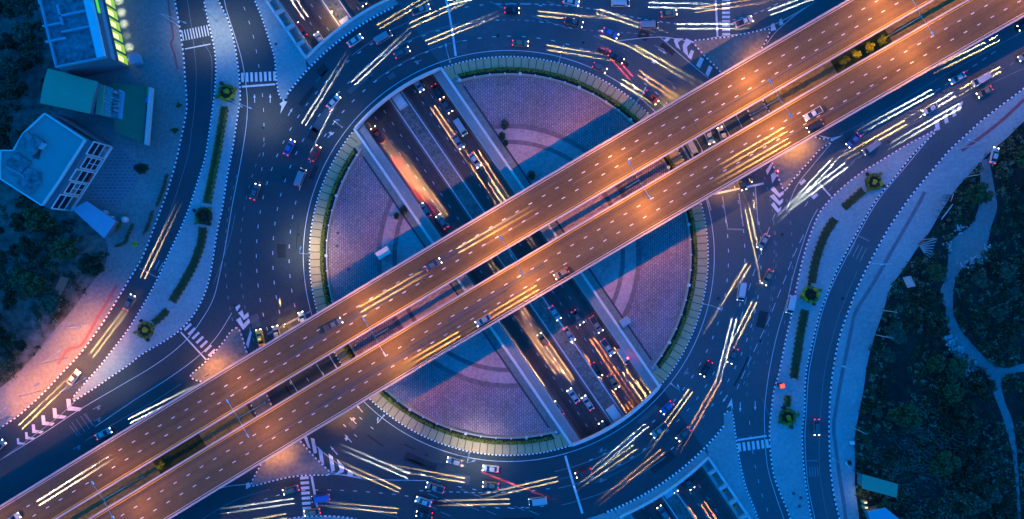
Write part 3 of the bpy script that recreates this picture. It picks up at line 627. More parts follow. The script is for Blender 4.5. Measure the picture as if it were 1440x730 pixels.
# open ground below the gap, with planting
def band(px0, px1, hw0, z0, z1, name, m):
    a = [gap_pt(W(px0+(px1-px0)*i/12, 365-(px0+(px1-px0)*i/12-720)*.59, 3).x) for i in range(13)]
    o = prism(name, offset(a, hw0)+offset(a, -hw0)[::-1], z0, z1, m); return struct(o)
band(-60, 346, 3.4, .003, .11, 'verge', EARTH); band(1086, 1500, 3.4, .003, .11, 'verge', EARTH)
TURF = mat('rough_turf', (.05, .06, .02), .95, .5, .2, fine=1.5)
band(213, 278, 2.6, .1, .2, 'planting_bed', TURF); band(1180, 1258, 2.6, .1, .2, 'planting_bed', TURF)
def tree(label, x, y, r, h, seed, leaf, group=None, z=.1, count=420, name='tree', cat='tree'):
    t = thing(name, label, cat, (x, y, z), 0, group); rnd = random.Random(seed)
    bm = bmesh.new(); tube(bm, [(0, 0, 0), (.05*r, 0, h*.35), (0, .06*r, h*.75)], .06*r+.05, .03, 7)
    for k in range(5):
        a = k*1.257+rnd.random(); tube(bm, [(0, 0, h*.38), (math.cos(a)*r*.45, math.sin(a)*r*.45, h*.68)], .03*r+.02, .015, 5)
    link('trunk', bm, BARK, t)
    bm = bmesh.new(); nc = 9 if r > 1.2 else 5
    leaves(bm, (0, 0, h*.66), (r*.6, r*.6, h*.26), count//3, r*.11+.03, rnd)
    for k in range(nc):
        a = rnd.random()*math.tau; d = r*rnd.uniform(.35, .8)
        leaves(bm, (math.cos(a)*d, math.sin(a)*d, h*rnd.uniform(.55, .85)), (r*rnd.uniform(.26, .42),)*2+(h*.16,), count*2//3//nc, r*.11+.03, rnd)
    link('crown', bm, leaf, t); return t
for i, (px, nm) in enumerate(((1189, 'first and darkest'), (1206, 'second'), (1223, 'third'), (1241, 'last and brightest'))):
    q = gap_pt(W(px, 365-(px-720)*.59, 3).x); tree('small round tree in the flyover gap, %s of the row of four' % nm, q.x, q.y, 1.5, 3.6, 40+i, LIME if i else HEDGE, 'row of trees in the flyover gap', .2)
q = gap_pt(W(224, 365-(224-720)*.59, 3).x); tree('lone round bush-like tree in the lower left gap of the flyover', q.x, q.y, 1.3, 3.0, 51, LIME, None, .2)
for a, b in (((445,512),(456,530)), ((464,501),(475,519)), ((408,534),(419,552)), ((958,205),(968,223)), ((978,194),(988,212)), ((997,183),(1007,202)), ((1016,172),(1026,191)), ((1035,162),(1044,180))):
    bm = bmesh.new(); strip(bm, G([a, b]), .16, .009); up_faces(bm); struct(link('road_markings', bm, WHITE))
# lamps fixed under the flyover edges; the turn-lane one added for warm spill
for i, (px, py, nm) in enumerate(((1084, 84, 'above the upper right traffic island'), (1128, 200, 'above the traffic island with the red signal'), (292, 528, 'above the lower left traffic island'), (378, 640, 'above the traffic island by the bottom crossing'), (404, 476, 'above the stop line with the yellow taxi'), (1028, 253, 'above the stop line with the black car'), (958, 147, 'added to warm the turn lanes at the upper edge'), (474, 580, 'above the arrows at the lower edge'))):
    p = W(px, py, 5.4); t = thing('bulkhead_lamp', 'orange lamp under the flyover deck '+nm, 'lamp', (p.x, p.y, 5.5), R(30.6), 'orange lamps under the flyover')
    bm = bmesh.new(); box(bm, -.5, .5, -.15, .15, .1, .3); box(bm, -.05, .05, -.05, .05, .3, 1.7); link('housing', bm, DSTEEL, t)
    bm = bmesh.new(); box(bm, -.45, .45, -.12, .12, .02, .09); link('lens', bm, SODIUM, t)
    light('lamp_light', 'SPOT', UND_W, (1, .34, .015), (0, 0, -.1), t, .2, 165, .9)

# ---------------------------------------------------------------- street lamps beside the roads
def street_lamp(base, head, label, lit, zb=.15, h=9.5, color=(1, .90, .70), power=None, group='single-arm street lamps'):
    b = W(*base, zb); q = W(*head, h); d = (q-b).to_2d(); L = max(1.2, d.length); a = math.atan2(d.y, d.x)
    t = thing('street_lamp', label, 'street lamp', (b.x, b.y, zb), a, group)
    bm = bmesh.new(); tube(bm, [(0, 0, 0), (0, 0, h-.6)], .13, .07, 8); lathe(bm, (0, 0, 0), [(.26, 0), (.26, .3), (.15, .4)], 8); link('pole', bm, STEEL, t)
    bm = bmesh.new(); tube(bm, [(0, 0, h-.62), (.35, 0, h-.2), (L-.3, 0, h)], .06, .045, 8); link('arm', bm, STEEL, t)
    bm = bmesh.new(); lathe(bm, (0, 0, 0), [(.15, -.08), (.26, 0), (.24, .1), (.1, .15)], 10)
    for v in bm.verts: v.co = Vector((L+v.co.x*2.1, v.co.y*.8, h+v.co.z))
    hd = link('lamp_head', bm, HEADP, t)
    bm = bmesh.new(); lathe(bm, (0, 0, 0), [(.17, -.12), (.21, -.085)], 10)
    for v in bm.verts: v.co = Vector((L+v.co.x*2.0, v.co.y*.8, h+v.co.z))
    link('lens', bm, LENS if lit else OFFLENS, hd)
    if lit: light('lamp_light', 'SPOT', power or STREET_W, color, (L, 0, h-.3), t, .15, 125, .8)
    return t
street_lamp((633,87),(627,64),'unlit street lamp on the loop road just right of the north-west underpass mouth', False)
street_lamp((786,88),(792,66),'unlit street lamp on the loop road above the middle of the north-east hedge', False)
street_lamp((894,145),(907,125),'unlit street lamp on the loop road beside the flyover, north-east hedge end', False)
street_lamp((988,427),(1011,434),'unlit street lamp leaning over the loop road from the east planting strip', False)
street_lamp((944,540),(955,547),'unlit street lamp by the south-east mouth of the underpass', False)
street_lamp((481,179),(474,169),'lit street lamp by the north-west mouth of the underpass', True, power=STREET_W*.35)
street_lamp((436,357),(423,349),'lit street lamp over the loop road beside the west planting strip', True, power=STREET_W*1.5)
street_lamp((660,637),(666,648),'lit street lamp over the loop road beside the south planting strip', True, power=STREET_W*1.5)
street_lamp((540,584),(531,592),'lit street lamp at the flyover end of the south planting strip', True, power=STREET_W*.7)
street_lamp((340,150),(352,152),'lit street lamp on the long island beside the upper left zebra crossing', True, power=STREET_W*.9)
street_lamp((306,30),(316,22),'lit street lamp at the top end of the long island on the left', True, power=STREET_W*.8)
street_lamp((116,543),(120,532),'lit street lamp on the sharp tip of the long island, lower left', True, power=STREET_W*.75)
street_lamp((1346,210),(1362,203-6),'unlit street lamp on the broad right pavement beside the reddish strip', False)
street_lamp((1228,371),(1240,372),'unlit street lamp on the broad right pavement between the two billboards', False)
street_lamp((1173,512),(1186,515),'unlit street lamp on the broad right pavement above the green-roofed shed', False)
street_lamp((1171,645),(1190,652),'unlit street lamp on the broad right pavement near the dark planter', False)
street_lamp((120,455),(112,461),'orange-lit street lamp higher up on the pinkish lower left pavement', True, power=7500, color=(1, .32, .08))
street_lamp((60,549),(53,540),'orange-lit street lamp by the kerb at the brightest part of the lower left pavement', True, power=14000, color=(1, .31, .06))
street_lamp((92,504),(84,494),'added orange-lit street lamp midway along the pinkish lower left pavement', True, power=12000, color=(1, .31, .06))  # lamp added to spread the orange glow along the pavement
street_lamp((16,584),(8,574),'added orange-lit street lamp at the lower left end of the pinkish pavement', True, power=14000, color=(1, .31, .06))  # lamp added to carry the orange glow to the pavement's end
street_lamp((250,36),(260,32),'lit street lamp on the forecourt kerb beside the zebra crossing of the side road', True, power=STREET_W*.8)
# ---------------------------------------------------------------- planting on the islands
def rosette(px, py, label, seed, rot=0.0, bright=True, dark_c=False):
    c = W(px, py, .15); t = thing('topiary_bed', label, 'topiary', (c.x, c.y, .15), rot, 'topiary rosettes on the traffic islands'); rnd = random.Random(seed)
    bm = bmesh.new(); [leaves(bm, (rnd.gauss(0, .25), rnd.gauss(0, .25), .75), (.55, .55, .6), 60, .15, rnd) for _ in range(5)]; link('shrub', bm, LEAF if dark_c else LIME, t)
    for k in range(8):
        a = k*math.tau/8; bm = bmesh.new()
        big = rnd.uniform(.75, 1.2)
        for j in range(5):
            if rnd.random() < .1: continue
            b = a+(j-2)*.105; rr = 1.75/max(math.cos(b-a), .5)+.2+rnd.uniform(-.16, .16); leaves(bm, (rr*math.cos(b), rr*math.sin(b), .45*big), (.44*big, .44*big, .4*big), int(40*big), .14, rnd)
        link('hedge', bm, (HEDGE if rnd.random() < .7 else LIME) if bright else (LEAF2 if rnd.random() < .7 else HEDGE), t)
    for k in range(4):
        a = k*math.tau/4+.3+rnd.uniform(-.25, .25); bm = bmesh.new(); leaves(bm, (2.75*math.cos(a), 2.75*math.sin(a), .6), (rnd.uniform(.35, .65), rnd.uniform(.35, .65), .55), 130, .15, rnd); link('corner_bush', bm, LEAF if k % 2 else HEDGE, t)
    bm = bmesh.new(); lathe(bm, (0, 0, 0), [(2.35, 0), (2.35, .05)], 8); link('soil', bm, SOIL, t)
rosette(319, 131, 'bright green topiary rosette on the long island beside the upper left zebra crossing', 1, .2)
rosette(287, 304, 'dull green topiary rosette in the middle of the long island on the left', 2, .5, False, True)
rosette(205, 464, 'green topiary rosette on the lower end of the long island on the left', 3, .1)
rosette(1228, 256, 'yellow-green topiary rosette near the pointed upper end of the right-hand island', 4, .6)
rosette(1139, 414, 'square green topiary rosette with a dark centre beside the white van', 5, .0, True, True)
rosette(1107, 586, 'green topiary rosette at the lower end of the right-hand island, past the red stall', 6, .1)
def planter(pts, label, seed, gap=1.9, bright=False, side=1):
    p = smooth(G(pts)); m = p[len(p)//2]; t = thing('planter', label, 'planter', (0, 0, 0), 0, 'long planters on the traffic islands'); rnd = random.Random(seed)
    bm = bmesh.new(); strip(bm, p, gap, .17); up_faces(bm); link('soil', bm, TURF, t)
    for s in (1, -1):
        bm = bmesh.new()
        for q in resample(offset(p, s*gap*.42), .3): leaves(bm, (q.x+rnd.gauss(0, .1), q.y+rnd.gauss(0, .1), .42+rnd.uniform(-.1, .15)), (.28, .28, .26), 8 if rnd.random() > .08 else 2, .15, rnd)
        link('hedge', bm, (HEDGE if bright else LEAF2), t)
        if s == side:
            bm = bmesh.new(); k = resample(offset(p, s*(gap*.5+.22)), .7)
            for i in range(0, len(k)-1): wallrun(bm, [k[i], k[i+1]], .24, .14, .32, i % 2)
            link('edging', bm, [CREAM, DARKC], t)
planter([(316,150),(311,180),(305,215),(297,255),(291,286)], 'long twin-hedge planter between the upper two topiary rosettes on the left island', 11, 2.0, True, 1)
planter([(286,320),(282,345),(272,372),(258,398),(242,424)], 'long dark planter curving down from the middle rosette on the left island', 12, 2.0, False, 1)
planter([(236,436),(226,446),(216,454)], 'short planter above the lowest topiary rosette on the left island', 13, 1.6, False, 1)
planter([(1214,268),(1200,280),(1186,293)], 'short twin-hedge planter below the yellow-green topiary rosette', 14, 1.9, False, -1)
planter([(1174,308),(1162,326),(1152,350),(1145,376),(1141,398)], 'long twin-hedge planter above the square topiary rosette on the right island', 15, 2.0, False, -1)
planter([(1132,436),(1127,460),(1122,490),(1116,532)], 'long straight planter between the white van and the red stall', 16, 2.0, False, -1)
planter([(1108,556),(1107,572)], 'short leafy planter just above the lowest topiary rosette on the right island', 17, 1.7, True, -1)
for i, (x, y, w_) in enumerate(((1116, 694, 'upper left'), (1126, 700, 'rightmost'), (1124, 712, 'lowest'))):
    p = W(x, y, .15); bm = bmesh.new(); lathe(bm, (0, 0, 0), [(.45, 0), (.45, .06), (.3, .07)], 16); tag(link('tree_pit', bm, DARKC, loc=(p.x, p.y, .15)), 'round black tree pit on the right island, %s of the three' % w_, 'tree pit', 'round tree pits')
for x, y, r, l in ((256,150,.9,'upper small roadside bush on the forecourt edge, right of the green roofs'), (250,186,1.1,'lower small roadside bush on the forecourt edge, right of the green roofs'), (195,344,1.0,'yellowish roadside bush near the zebra crossing, lower left'), (206,238,2.1,'round dark tree on the forecourt right of the tiled courtyard')):
    p = W(x, y, .14); tree(l, p.x, p.y, r, 2.6 if r < 2 else 4.2, int(x), LIME if x == 195 else (LEAF2 if r < 2 else LEAF), None, .14, 360 if r < 2 else 620, 'tree' if r > 2 else 'bush', 'tree' if r > 2 else 'bush')
for k, (pts, l) in enumerate(((((236,246),(232,262),(226,280),(222,290)), 'dark narrow hedge along the kerb beside the tiled courtyard'), (((216,298),(212,310),(207,324),(203,328)), 'dark narrow hedge along the kerb above the yellowish bush'), (((178,302),(172,312),(166,324)), 'bright green hedge beside the low blue-roofed annex'), (((188,316),(182,330),(176,342),(164,346)), 'dark angled hedge of the small garden below the blue-roofed annex'))):
    bm = bmesh.new(); rnd = random.Random(k)
    for q in resample(smooth(G(pts)), .3): leaves(bm, (q.x, q.y, .65), (.5, .5, .5), 16, .18, rnd)
    tag(link('hedge', bm, HEDGE if k == 2 else LEAF2), l, 'hedge')

# ---------------------------------------------------------------- buildings on the left
def P3(pts, z): return [W(x, y, z) for x, y in pts]
def block(name, pts_at_roof, z0, z1, m, parent, parapet=None, pm=None):
    p = [v.to_2d() for v in P3(pts_at_roof, z1)]; o = prism(name, p, z0, z1, m, parent)
    if parapet:
        bm = bmesh.new(); c = p+[p[0]]
        for a, b in zip(c, c[1:]): wallrun(bm, [a+(b-a)*.004, b+(a-b)*.004], .3, z1-.02, z1+parapet)
        link('parapet', bm, pm or PALEC, parent)
    return p
def local(t): # parent built in world coordinates
    return t
b1 = thing('shop_building', 'three-storey flat-roofed building with a lit yellow-green shop front, top left', 'building')
h1 = 10.0
rp = block('wall', [(42,-60),(79,95),(151,81),(116,-76)], 0.1, h1, WALLD, b1)
roof = [v.to_2d() for v in P3([(42.5,-59),(79.5,94.2),(150.4,80.4),(115.6,-75)], h1)]
o = sheet('roof', roof, h1+.01, ROOFC); o.parent = b1; del o['kind']
rows = [[(44,-58),(80.5,93)], [(104,-70),(139,83)], [(80,95),(151,81)]]
bm = bmesh.new()
for a, b in rows: wallrun(bm, [v.to_2d() for v in P3([a, b], h1)], .35, h1, h1+.8)
for (a, b) in (((84,24),(122,16)), ((88,46),(128,38)), ((62,38),(88,33)), ((82,8),(90,36)), ((66,60),(94,54))): wallrun(bm, [v.to_2d() for v in P3([a, b], h1)], .45, h1, h1+.7)
link('parapet', bm, BLUEROOF, b1)
bm = bmesh.new(); poly(bm, [v.to_2d() for v in P3([(104,-68),(139.5,82.5),(150,80),(115,-74)], h1)], h1+.02, h1+.9); link('roof_canopy', bm, PALEC, b1)
for q in (((50,-20),(54,6),(74,3),(70,-24)), ((54,10),(60,38),(84,34),(78,6)), ((63,42),(67,60),(92,56),(88,38))):
    bm = bmesh.new(); poly(bm, [v.to_2d() for v in P3(q, h1-1.5)], .1, h1-1.5); link('rear_wing', bm, ROOFC if q[0][0] > 50 else WALLW, b1)
f0, f1 = W(151, 81, h1).to_2d(), W(116, -76, h1).to_2d(); fd = (f1-f0); fl_ = fd.length; fd.normalize(); fn = Vector((fd.y, -fd.x))
if fn.x < 0: fn = -fn
ang = math.atan2(fd.y, fd.x); FM = Matrix.Translation((f0.x, f0.y, 0))@Matrix.Rotation(ang, 4, 'Z')   # local x along the front, -y outwards
for i in range(7):
    x = .8+i*3.1
    wd = bmesh.new(); box(wd, x, x+2.35, -.12, -.02, .35, 5.0, FM); w_ = link('shop_window', wd, SHOPGLASS, b1)
    pn = bmesh.new(); box(pn, x+.2, x+1.5, -.16, -.125, 2.4, 4.6, FM); link('pane', pn, SHOPHOT, w_)
bm = bmesh.new(); box(bm, .2, fl_-.2, -.35, -.01, 5.3, 5.6, FM); link('canopy', bm, WALLD, b1)
bm = bmesh.new(); box(bm, .3, fl_-.3, -.2, -.01, 6.6, 8.3, FM); link('fascia', bm, BLUEROOF, b1)
bm = bmesh.new(); box(bm, 12, 20, -.25, -.02, 8.9, 9.7, FM); link('sign', bm, SHOPGREEN, b1)
for i in range(6):
    q = FM@Vector((2.4+i*3.2, -1.3, 2.7)); l_ = light('shop_light', 'SPOT', 900 if i != 2 else 200, (.9, 1, .72), q, b1, .1, 62, .9)
bm = bmesh.new(); p = W(195, 86, 0); Mx = Matrix.Translation(p)@Matrix.Rotation(.25, 4, 'Z'); box(bm, -1.2, 1.2, -1.2, 1.2, .14, 2.4, Mx); box(bm, -1.35, 1.35, -1.35, 1.35, 2.42, 2.55, Mx)
for k in range(6): box(bm, -1.3+k*.5, -1.2+k*.5, -1.3, 1.3, 2.55, 2.62, Mx)
tag(link('kiosk', bm, BLUEROOF), 'small ribbed-roof kiosk outside the lit shop front', 'kiosk')
# green-roofed shophouse
b2 = thing('green_roof_house', 'house with a plain pale green metal roof between the lit shop and the white house', 'house')
block('wall', [(68,97.5),(137,116),(125,159),(57,144)], .1, 7.0, WALLD, b2)
bm = bmesh.new(); A = P3([(67,96),(138,115),(126,160),(56,145)], 7.2); m0, m1 = (A[0]+A[3])/2, (A[1]+A[2])/2
for v in (m0, m1): v.z += .35
va = [bm.verts.new(v) for v in (A[0], A[1], m1, m0, A[3], A[2])]; bm.faces.new([va[0], va[1], va[2], va[3]]); bm.faces.new([va[3], va[2], va[5], va[4]])
rf = link('roof', bm, GREENROOF, b2); rf.modifiers.new('thickness', 'SOLIDIFY').thickness = .12
for k, (x0, x1, z, m) in enumerate(((138, 147, 5.6, GREENROOF), (147, 158, 5.0, TERRACE), (158, 168, 4.4, ROOFC), (168, 176, 3.9, BLUEROOF))):
    y0, y1 = 117+(x0-138)*.33, 117+(x1-138)*.33; p = [v.to_2d() for v in P3([(x0,y0),(x1-.3,y1),(x1-4.3,y1+43-(x1-138)*.12),(x0-4,y0+43-(x0-138)*.12)], z)]
    prism('stepped_roof', p, .1, z, m, b2)
bm = bmesh.new(); rnd = random.Random(9)
for _ in range(40):
    x = rnd.uniform(149, 174); y = rnd.uniform(126, 158); q = W(x, y, 4.2); Mx = Matrix.Translation(q)@Matrix.Rotation(-.3, 4, 'Z'); box(bm, -.25, .25, -.08, .08, 0, 1.0, Mx)
link('roof_clutter', bm, WALLW, b2)
b3 = thing('roadside_shop', 'low shop with a dark green roof and an orange and white sign facing the road', 'shop')
block('wall', [(158,117),(207,123),(200,199),(163,184)], .1, 3.6, WALLD, b3)
p = [v.to_2d() for v in P3([(157,116),(208,122),(201,200.5),(162,185)], 3.75)]; prism('roof', p, 3.62, 3.78, DGREENROOF, b3)
bm = bmesh.new(); a, b = W(213.5, 124, 3.6).to_2d(), W(207, 204, 3.6).to_2d(); wallrun(bm, [a, b], .55, 2.8, 4.6); link('fascia', bm, WALLW, b3)
d = (b-a)
for t0, t1, m in ((.0, .16, ORANGEP), (.17, .27, BLUEP), (.62, .86, REDP)):
    bm = bmesh.new(); n_ = Vector((-d.y, d.x)).normalized()*-.62; wallrun(bm, [a+d*t0+n_, a+d*t1+n_], .6, 2.8, 4.4); link('sign_panel', bm, m, b3)
# white house with a pergola
b4 = thing('white_house', 'large pale house with a roof terrace and a white-framed window front', 'house')
h4 = 9.0
block('wall', [(64,160),(120,197),(84,254),(60,289),(1,251),(2,212),(20,212),(34,188)], .1, h4, WALLW, b4, .5, PALEC)
pr_ = [v.to_2d() for v in P3([(64.6,161),(119.2,197.3),(83.4,253.5),(59.8,288),(1.8,250.5),(2.8,212.6),(20.5,212.6),(34.6,188.6)], h4)]
o = sheet('terrace', pr_, h4+.012, TERRACE); o.parent = b4; del o['kind']
def blk(pts, z0, z1, m, name): return prism(name, [v.to_2d() for v in P3(pts, (z0+z1)/2)], z0, z1, m, b4)
blk([(40,186),(62,198),(48,218),(27,204)], h4+.02, h4+1.4, ROOFC, 'stair_house'); blk([(60,200),(65,203),(57,210),(52,207)], h4+.02, h4+1.1, WALLW, 'roof_tank')
blk([(48,213),(59,208),(54,224),(46,222)], h4+.02, h4+.3, DARKC, 'hatch')
blk([(38,236),(57,242),(58,256),(44,273),(24,258)], h4+.02, h4+.5, ROOFC, 'roof_slab'); blk([(8,228),(24,214),(44,228),(28,246),(14,246)], h4+.02, h4+.6, ROOFC, 'roof_slab')
bm = bmesh.new()
for k in range(10):
    a = W(9+k*2.4, 233+k*1.3, h4+.7).to_2d(); wallrun(bm, [a, a+Vector((.55, -1.0))], .1, h4+.62, h4+.74)
link('roof_battens', bm, WALLW, b4)
# blind side wall sheeted in corrugated panels
bm = bmesh.new(); a, b = W(67, 156, h4).to_2d(), W(131, 197, h4).to_2d(); d = (b-a)/46
for k in range(46): wallrun(bm, [a+d*k, a+d*(k+.6)], .18, .1, h4-.6-k*.03)
link('side_cladding', bm, WALLD, b4)
# front wall: white frames round dark window bays, storey over storey
FT = 8.3
fr_ = [v.to_2d() for v in P3([(120,197.5),(130.5,198.5),(70.5,292.5),(60,289.3)], FT)]; prism('front_wing', fr_, .1, FT, WALLD, b4)
bays = [((130,199),(119,217),(143,225),(161,207)), ((117,221),(107,236),(131,243),(143,228)), ((105,238),(95,252),(122,260),(134,241)), ((93,258),(83,272),(110,277),(120,262)), ((81,275),(70,292),(103,297),(114,280))]
lerp = lambda p, q, t: (p[0]+(q[0]-p[0])*t, p[1]+(q[1]-p[1])*t)
FO = Vector((.84, -.54, 0)); fa, fb = fr_[1], fr_[2]; fl2 = (fb-fa)
def onfront(u, z, out): p = fa+fl2*u; return Vector((p.x, p.y, z))+FO*out
edges_ = [(.0, .185), (.215, .385), (.41, .575), (.60, .765), (.79, 1.0)]
for i, (u0, u1) in enumerate(edges_):
    top = 8.1 if i % 2 == 0 else 6.9; bot = .5; zs = [bot+(top-bot)*k/3 for k in range(4)]
    bm = bmesh.new(); out = .22 if i % 2 == 0 else .05
    for u in (u0, u1): tube(bm, [onfront(u, bot, out), onfront(u, top, out)], .2, n=4)
    for z in (bot, top): tube(bm, [onfront(u0, z, out), onfront(u1, z, out)], .2, n=4)
    for z in zs[1:3]: tube(bm, [onfront(u0, z, out), onfront(u1, z, out)], .15, n=4)
    if i % 2: tube(bm, [onfront((u0+u1)/2, bot, out), onfront((u0+u1)/2, top*.7, out)], .12, n=4)
    link('window_frame', bm, PALEC, b4)
    for k in range(3):
        bm = bmesh.new(); vv = [bm.verts.new(q) for q in (onfront(u0+.012, zs[k]+.2, .07), onfront(u1-.012, zs[k]+.2, .07), onfront(u1-.012, zs[k+1]-.2, .07), onfront(u0+.012, zs[k+1]-.2, .07))]; bm.faces.new(vv); link('window', bm, DARKG if (i+k) % 4 else ROOFC, b4)
bm = bmesh.new(); tube(bm, [onfront(0, .35, .5), onfront(1, .35, .5)], .22, n=4); link('plinth', bm, PALEC, b4)
bm = bmesh.new(); vv = [bm.verts.new(q) for q in (onfront(.42, .6, .45), onfront(.56, .6, .45), onfront(.56, 1.5, .3), onfront(.42, 1.5, .3))]; bm.faces.new(vv); link('red_sign', bm, REDP, b4)
b5 = thing('annex', 'low annex with a plain sloping blue roof at the foot of the large pale house', 'annex')
block('wall', [(103,295),(121,285),(161,311),(145,332)], .1, 3.3, WALLD, b5); p = [v.to_2d() for v in P3([(101,294),(122,283),(163,311),(146,335)], 3.5)]; prism('roof', p, 3.32, 3.5, BLUEROOF, b5)
sheet('courtyard', G([(164,205),(197,232),(190,262),(160,292),(140,285),(121,282),(142,240)]), .152, COURT)
for x, y, l, m in ((150,300,'white rounded water tank beside the blue-roofed annex', TANK), (159,308,'small white water tank at the corner of the blue-roofed annex', WALLW), (178,309,'pale round tank among the hedges of the small garden', WALLW)):
    p = W(x, y, .14); bm = bmesh.new(); lathe(bm, (0, 0, 0), [(.75, 0), (.8, .2), (.8, 1.3), (.5, 1.6), (.2, 1.7)], 16); tag(link('water_tank', bm, m, loc=(p.x, p.y, .14)), l, 'water tank')

# ---------------------------------------------------------------- sheds, billboards, poles and clutter on the right and left
b6 = thing('shed', 'green-roofed shed at the edge of the overgrown lot, lower right', 'shed')
block('wall', [(1214,669),(1262,682),(1260,698),(1213,685)], .02, 3.0, WALLD, b6); p = [v.to_2d() for v in P3([(1213,667),(1263,681),(1261,700),(1212,687)], 3.15)]; prism('roof', p, 3.02, 3.16, GREENROOF, b6)
b7 = thing('shed', 'bright blue-roofed shed at the bottom right, below the green-roofed shed', 'shed')
block('wall', [(1222,721),(1245,716),(1300,760),(1250,790)], .02, 3.4, WALLD, b7); p = [v.to_2d() for v in P3([(1220,720),(1245,714),(1304,762),(1248,794)], 3.6)]; prism('roof', p, 3.42, 3.58, BLUEROOF, b7)
for k, (x, y) in enumerate(((1213, 704), (1214, 711))):
    p = W(x, y, 0); bm = bmesh.new(); box(bm, -.5, .5, -.35, .35, .02, 1.6); o = tag(link('stall', bm, CREAM, loc=p), ('upper' if not k else 'lower')+' of two small lit stalls beside the blue-roofed shed', 'stall', 'lit stalls by the sheds')
    bm = bmesh.new(); box(bm, -.3, .3, -.15, .15, 1.62, 1.72); link('lamp', bm, SHOPHOT, o)
light('stall_light', 'POINT', 160, (1, .75, .2), W(1218, 700, 3.2).to_tuple(), None, .1)
for k, (x0, y0, x1, y1, m, l) in enumerate(((1263,390,1270,404,PINKP,'pink and orange billboard on the pavement edge, nearest the middle of the right side'), (1316,310,1330,292,WALLW,'pale billboard panel standing at the scrub edge near the top of the dirt path'), (1329,285,1332,276,PINKP,'small pinkish sign board beside the pale billboard panel'), (93,415,105,391,WOOD,'long tan billboard lying along the scrub on the far left'))):
    a, b = W(x0, y0, 0).to_2d(), W(x1, y1, 0).to_2d(); t = thing('billboard', l, 'billboard'); d = b-a; n_ = Vector((-d.y, d.x)).normalized()
    bm = bmesh.new(); v = [bm.verts.new((*q, z)) for q, z in ((a, 2.2), (b, 2.2), (b+n_*1.1, 4.2), (a+n_*1.1, 4.2))]; bm.faces.new(v); o = link('panel', bm, m, t); o.modifiers.new('t', 'SOLIDIFY').thickness = .15
    bm = bmesh.new()
    for f in (.1, .5, .9): q = a+d*f+n_*.5; tube(bm, [(*q, 0), (*q, 3.0)], .09, n=6); tube(bm, [(*(q+n_*1.0), 0), (*(q+n_*.4), 3.4)], .06, n=6)
    link('frame', bm, DSTEEL, t)
    if k == 0: bm = bmesh.new(); v = [bm.verts.new((*q, z)) for q, z in ((a+n_*.15+d*.05, 2.55), (a+n_*.15+d*.95, 2.55), (a+n_*.5+d*.95, 3.2), (a+n_*.5+d*.05, 3.2))]; bm.faces.new(v); o = link('printed_band', bm, ORANGEP, t); o.location.z = .2
for k, (x, y, l) in enumerate(((1352,250,'above the log pile, beside the dirt path'), (1238,436,'on the pavement edge level with the square topiary'), (1232,471,'on the pavement edge below the pink billboard'), (1197,600,'on the pavement edge above the green-roofed shed'), (1430,172,'at the pavement edge in the upper right corner'), (1290,337,'beside the log pile'))):
    b = W(x, y, .1); t = thing('utility_pole', 'weathered concrete utility pole '+l, 'utility pole', b, .4+k, 'utility poles along the scrub')
    bm = bmesh.new(); tube(bm, [(0, 0, 0), (0, 0, 8.2)], .13, .08, 8); link('pole', bm, CONC, t)
    bm = bmesh.new(); box(bm, -.9, .9, -.06, .06, 7.6, 7.75); box(bm, -.7, .7, -.06, .06, 6.9, 7.02)
    for q in (-.8, -.3, .3, .8): box(bm, q-.05, q+.05, -.05, .05, 7.75, 7.95)
    link('cross_arm', bm, WOOD, t)
lg = thing('log_pile', 'stack of grey concrete poles lying in the scrub beside the red board', 'pole pile')
for k in range(7):
    a, b = W(1292+k*1.0, 350+k*1.6-6, .2), W(1317-k*1.5, 338+k*4.4-2, .2); bm = bmesh.new(); a.z = b.z = .22; tube(bm, [a, b], .18, .15, 7); link('log', bm, CONC, lg)
p = W(1292, 342, 0); t = thing('sign_board', 'small red sign board beside the pile of poles', 'sign', p, .6); bm = bmesh.new(); box(bm, -.9, .9, -.1, .5, 1.4, 1.6); link('board', bm, REDP, t); bm = bmesh.new(); tube(bm, [(-.6, .2, 0), (-.6, .2, 1.4)], .06, n=6); tube(bm, [(.6, .2, 0), (.6, .2, 1.4)], .06, n=6); link('post', bm, DSTEEL, t)
def heap(spots, n, seed, label, big=.45):
    rnd = random.Random(seed); bm = bmesh.new()
    for _ in range(n):
        x, y, r = spots[rnd.randrange(len(spots))]; q = W(x+rnd.gauss(0, r), y+rnd.gauss(0, r), .05); s = rnd.uniform(.06, big)
        Mx = Matrix.Translation((q.x, q.y, .05))@Matrix.Rotation(rnd.random()*3, 4, 'Z')@Matrix.Rotation(rnd.uniform(-.5, .5), 4, 'X'); box(bm, -s, s, -s*.6, s*.6, 0, s*.8, Mx)
    stuff(tag(link('rubble', bm, RUBBLE), label, 'rubble'))
heap([(1332,472,3),(1338,484,4),(1347,494,4),(1352,508,4),(1362,516,5),(1366,512,4)], 330, 1, 'white rubble dumped along the middle of the dirt path')
heap([(1356,370,5),(1366,368,4),(1374,366,4),(1384,362,4),(1334,345,4),(1350,322,5),(1390,348,3)], 200, 2, 'pale rubble scattered where the dirt path widens', .3)
for k, (x, y, l) in enumerate(((1197, 622, 'pale square junction box on the lower right pavement'),)):
    p = W(x, y, .14); bm = bmesh.new(); box(bm, -.45, .45, -.4, .4, 0, .9); box(bm, -.5, .5, -.45, .45, .9, .98); tag(link('junction_box', bm, PALEC, loc=p), l, 'junction box')
p = W(1193, 650, .14); bm = bmesh.new(); rnd = random.Random(4); leaves(bm, (0, 0, .7), (.55, .7, .6), 180, .14, rnd); tag(link('bush', bm, LEAF, loc=p), 'small dark bush alone on the lower right pavement', 'bush')
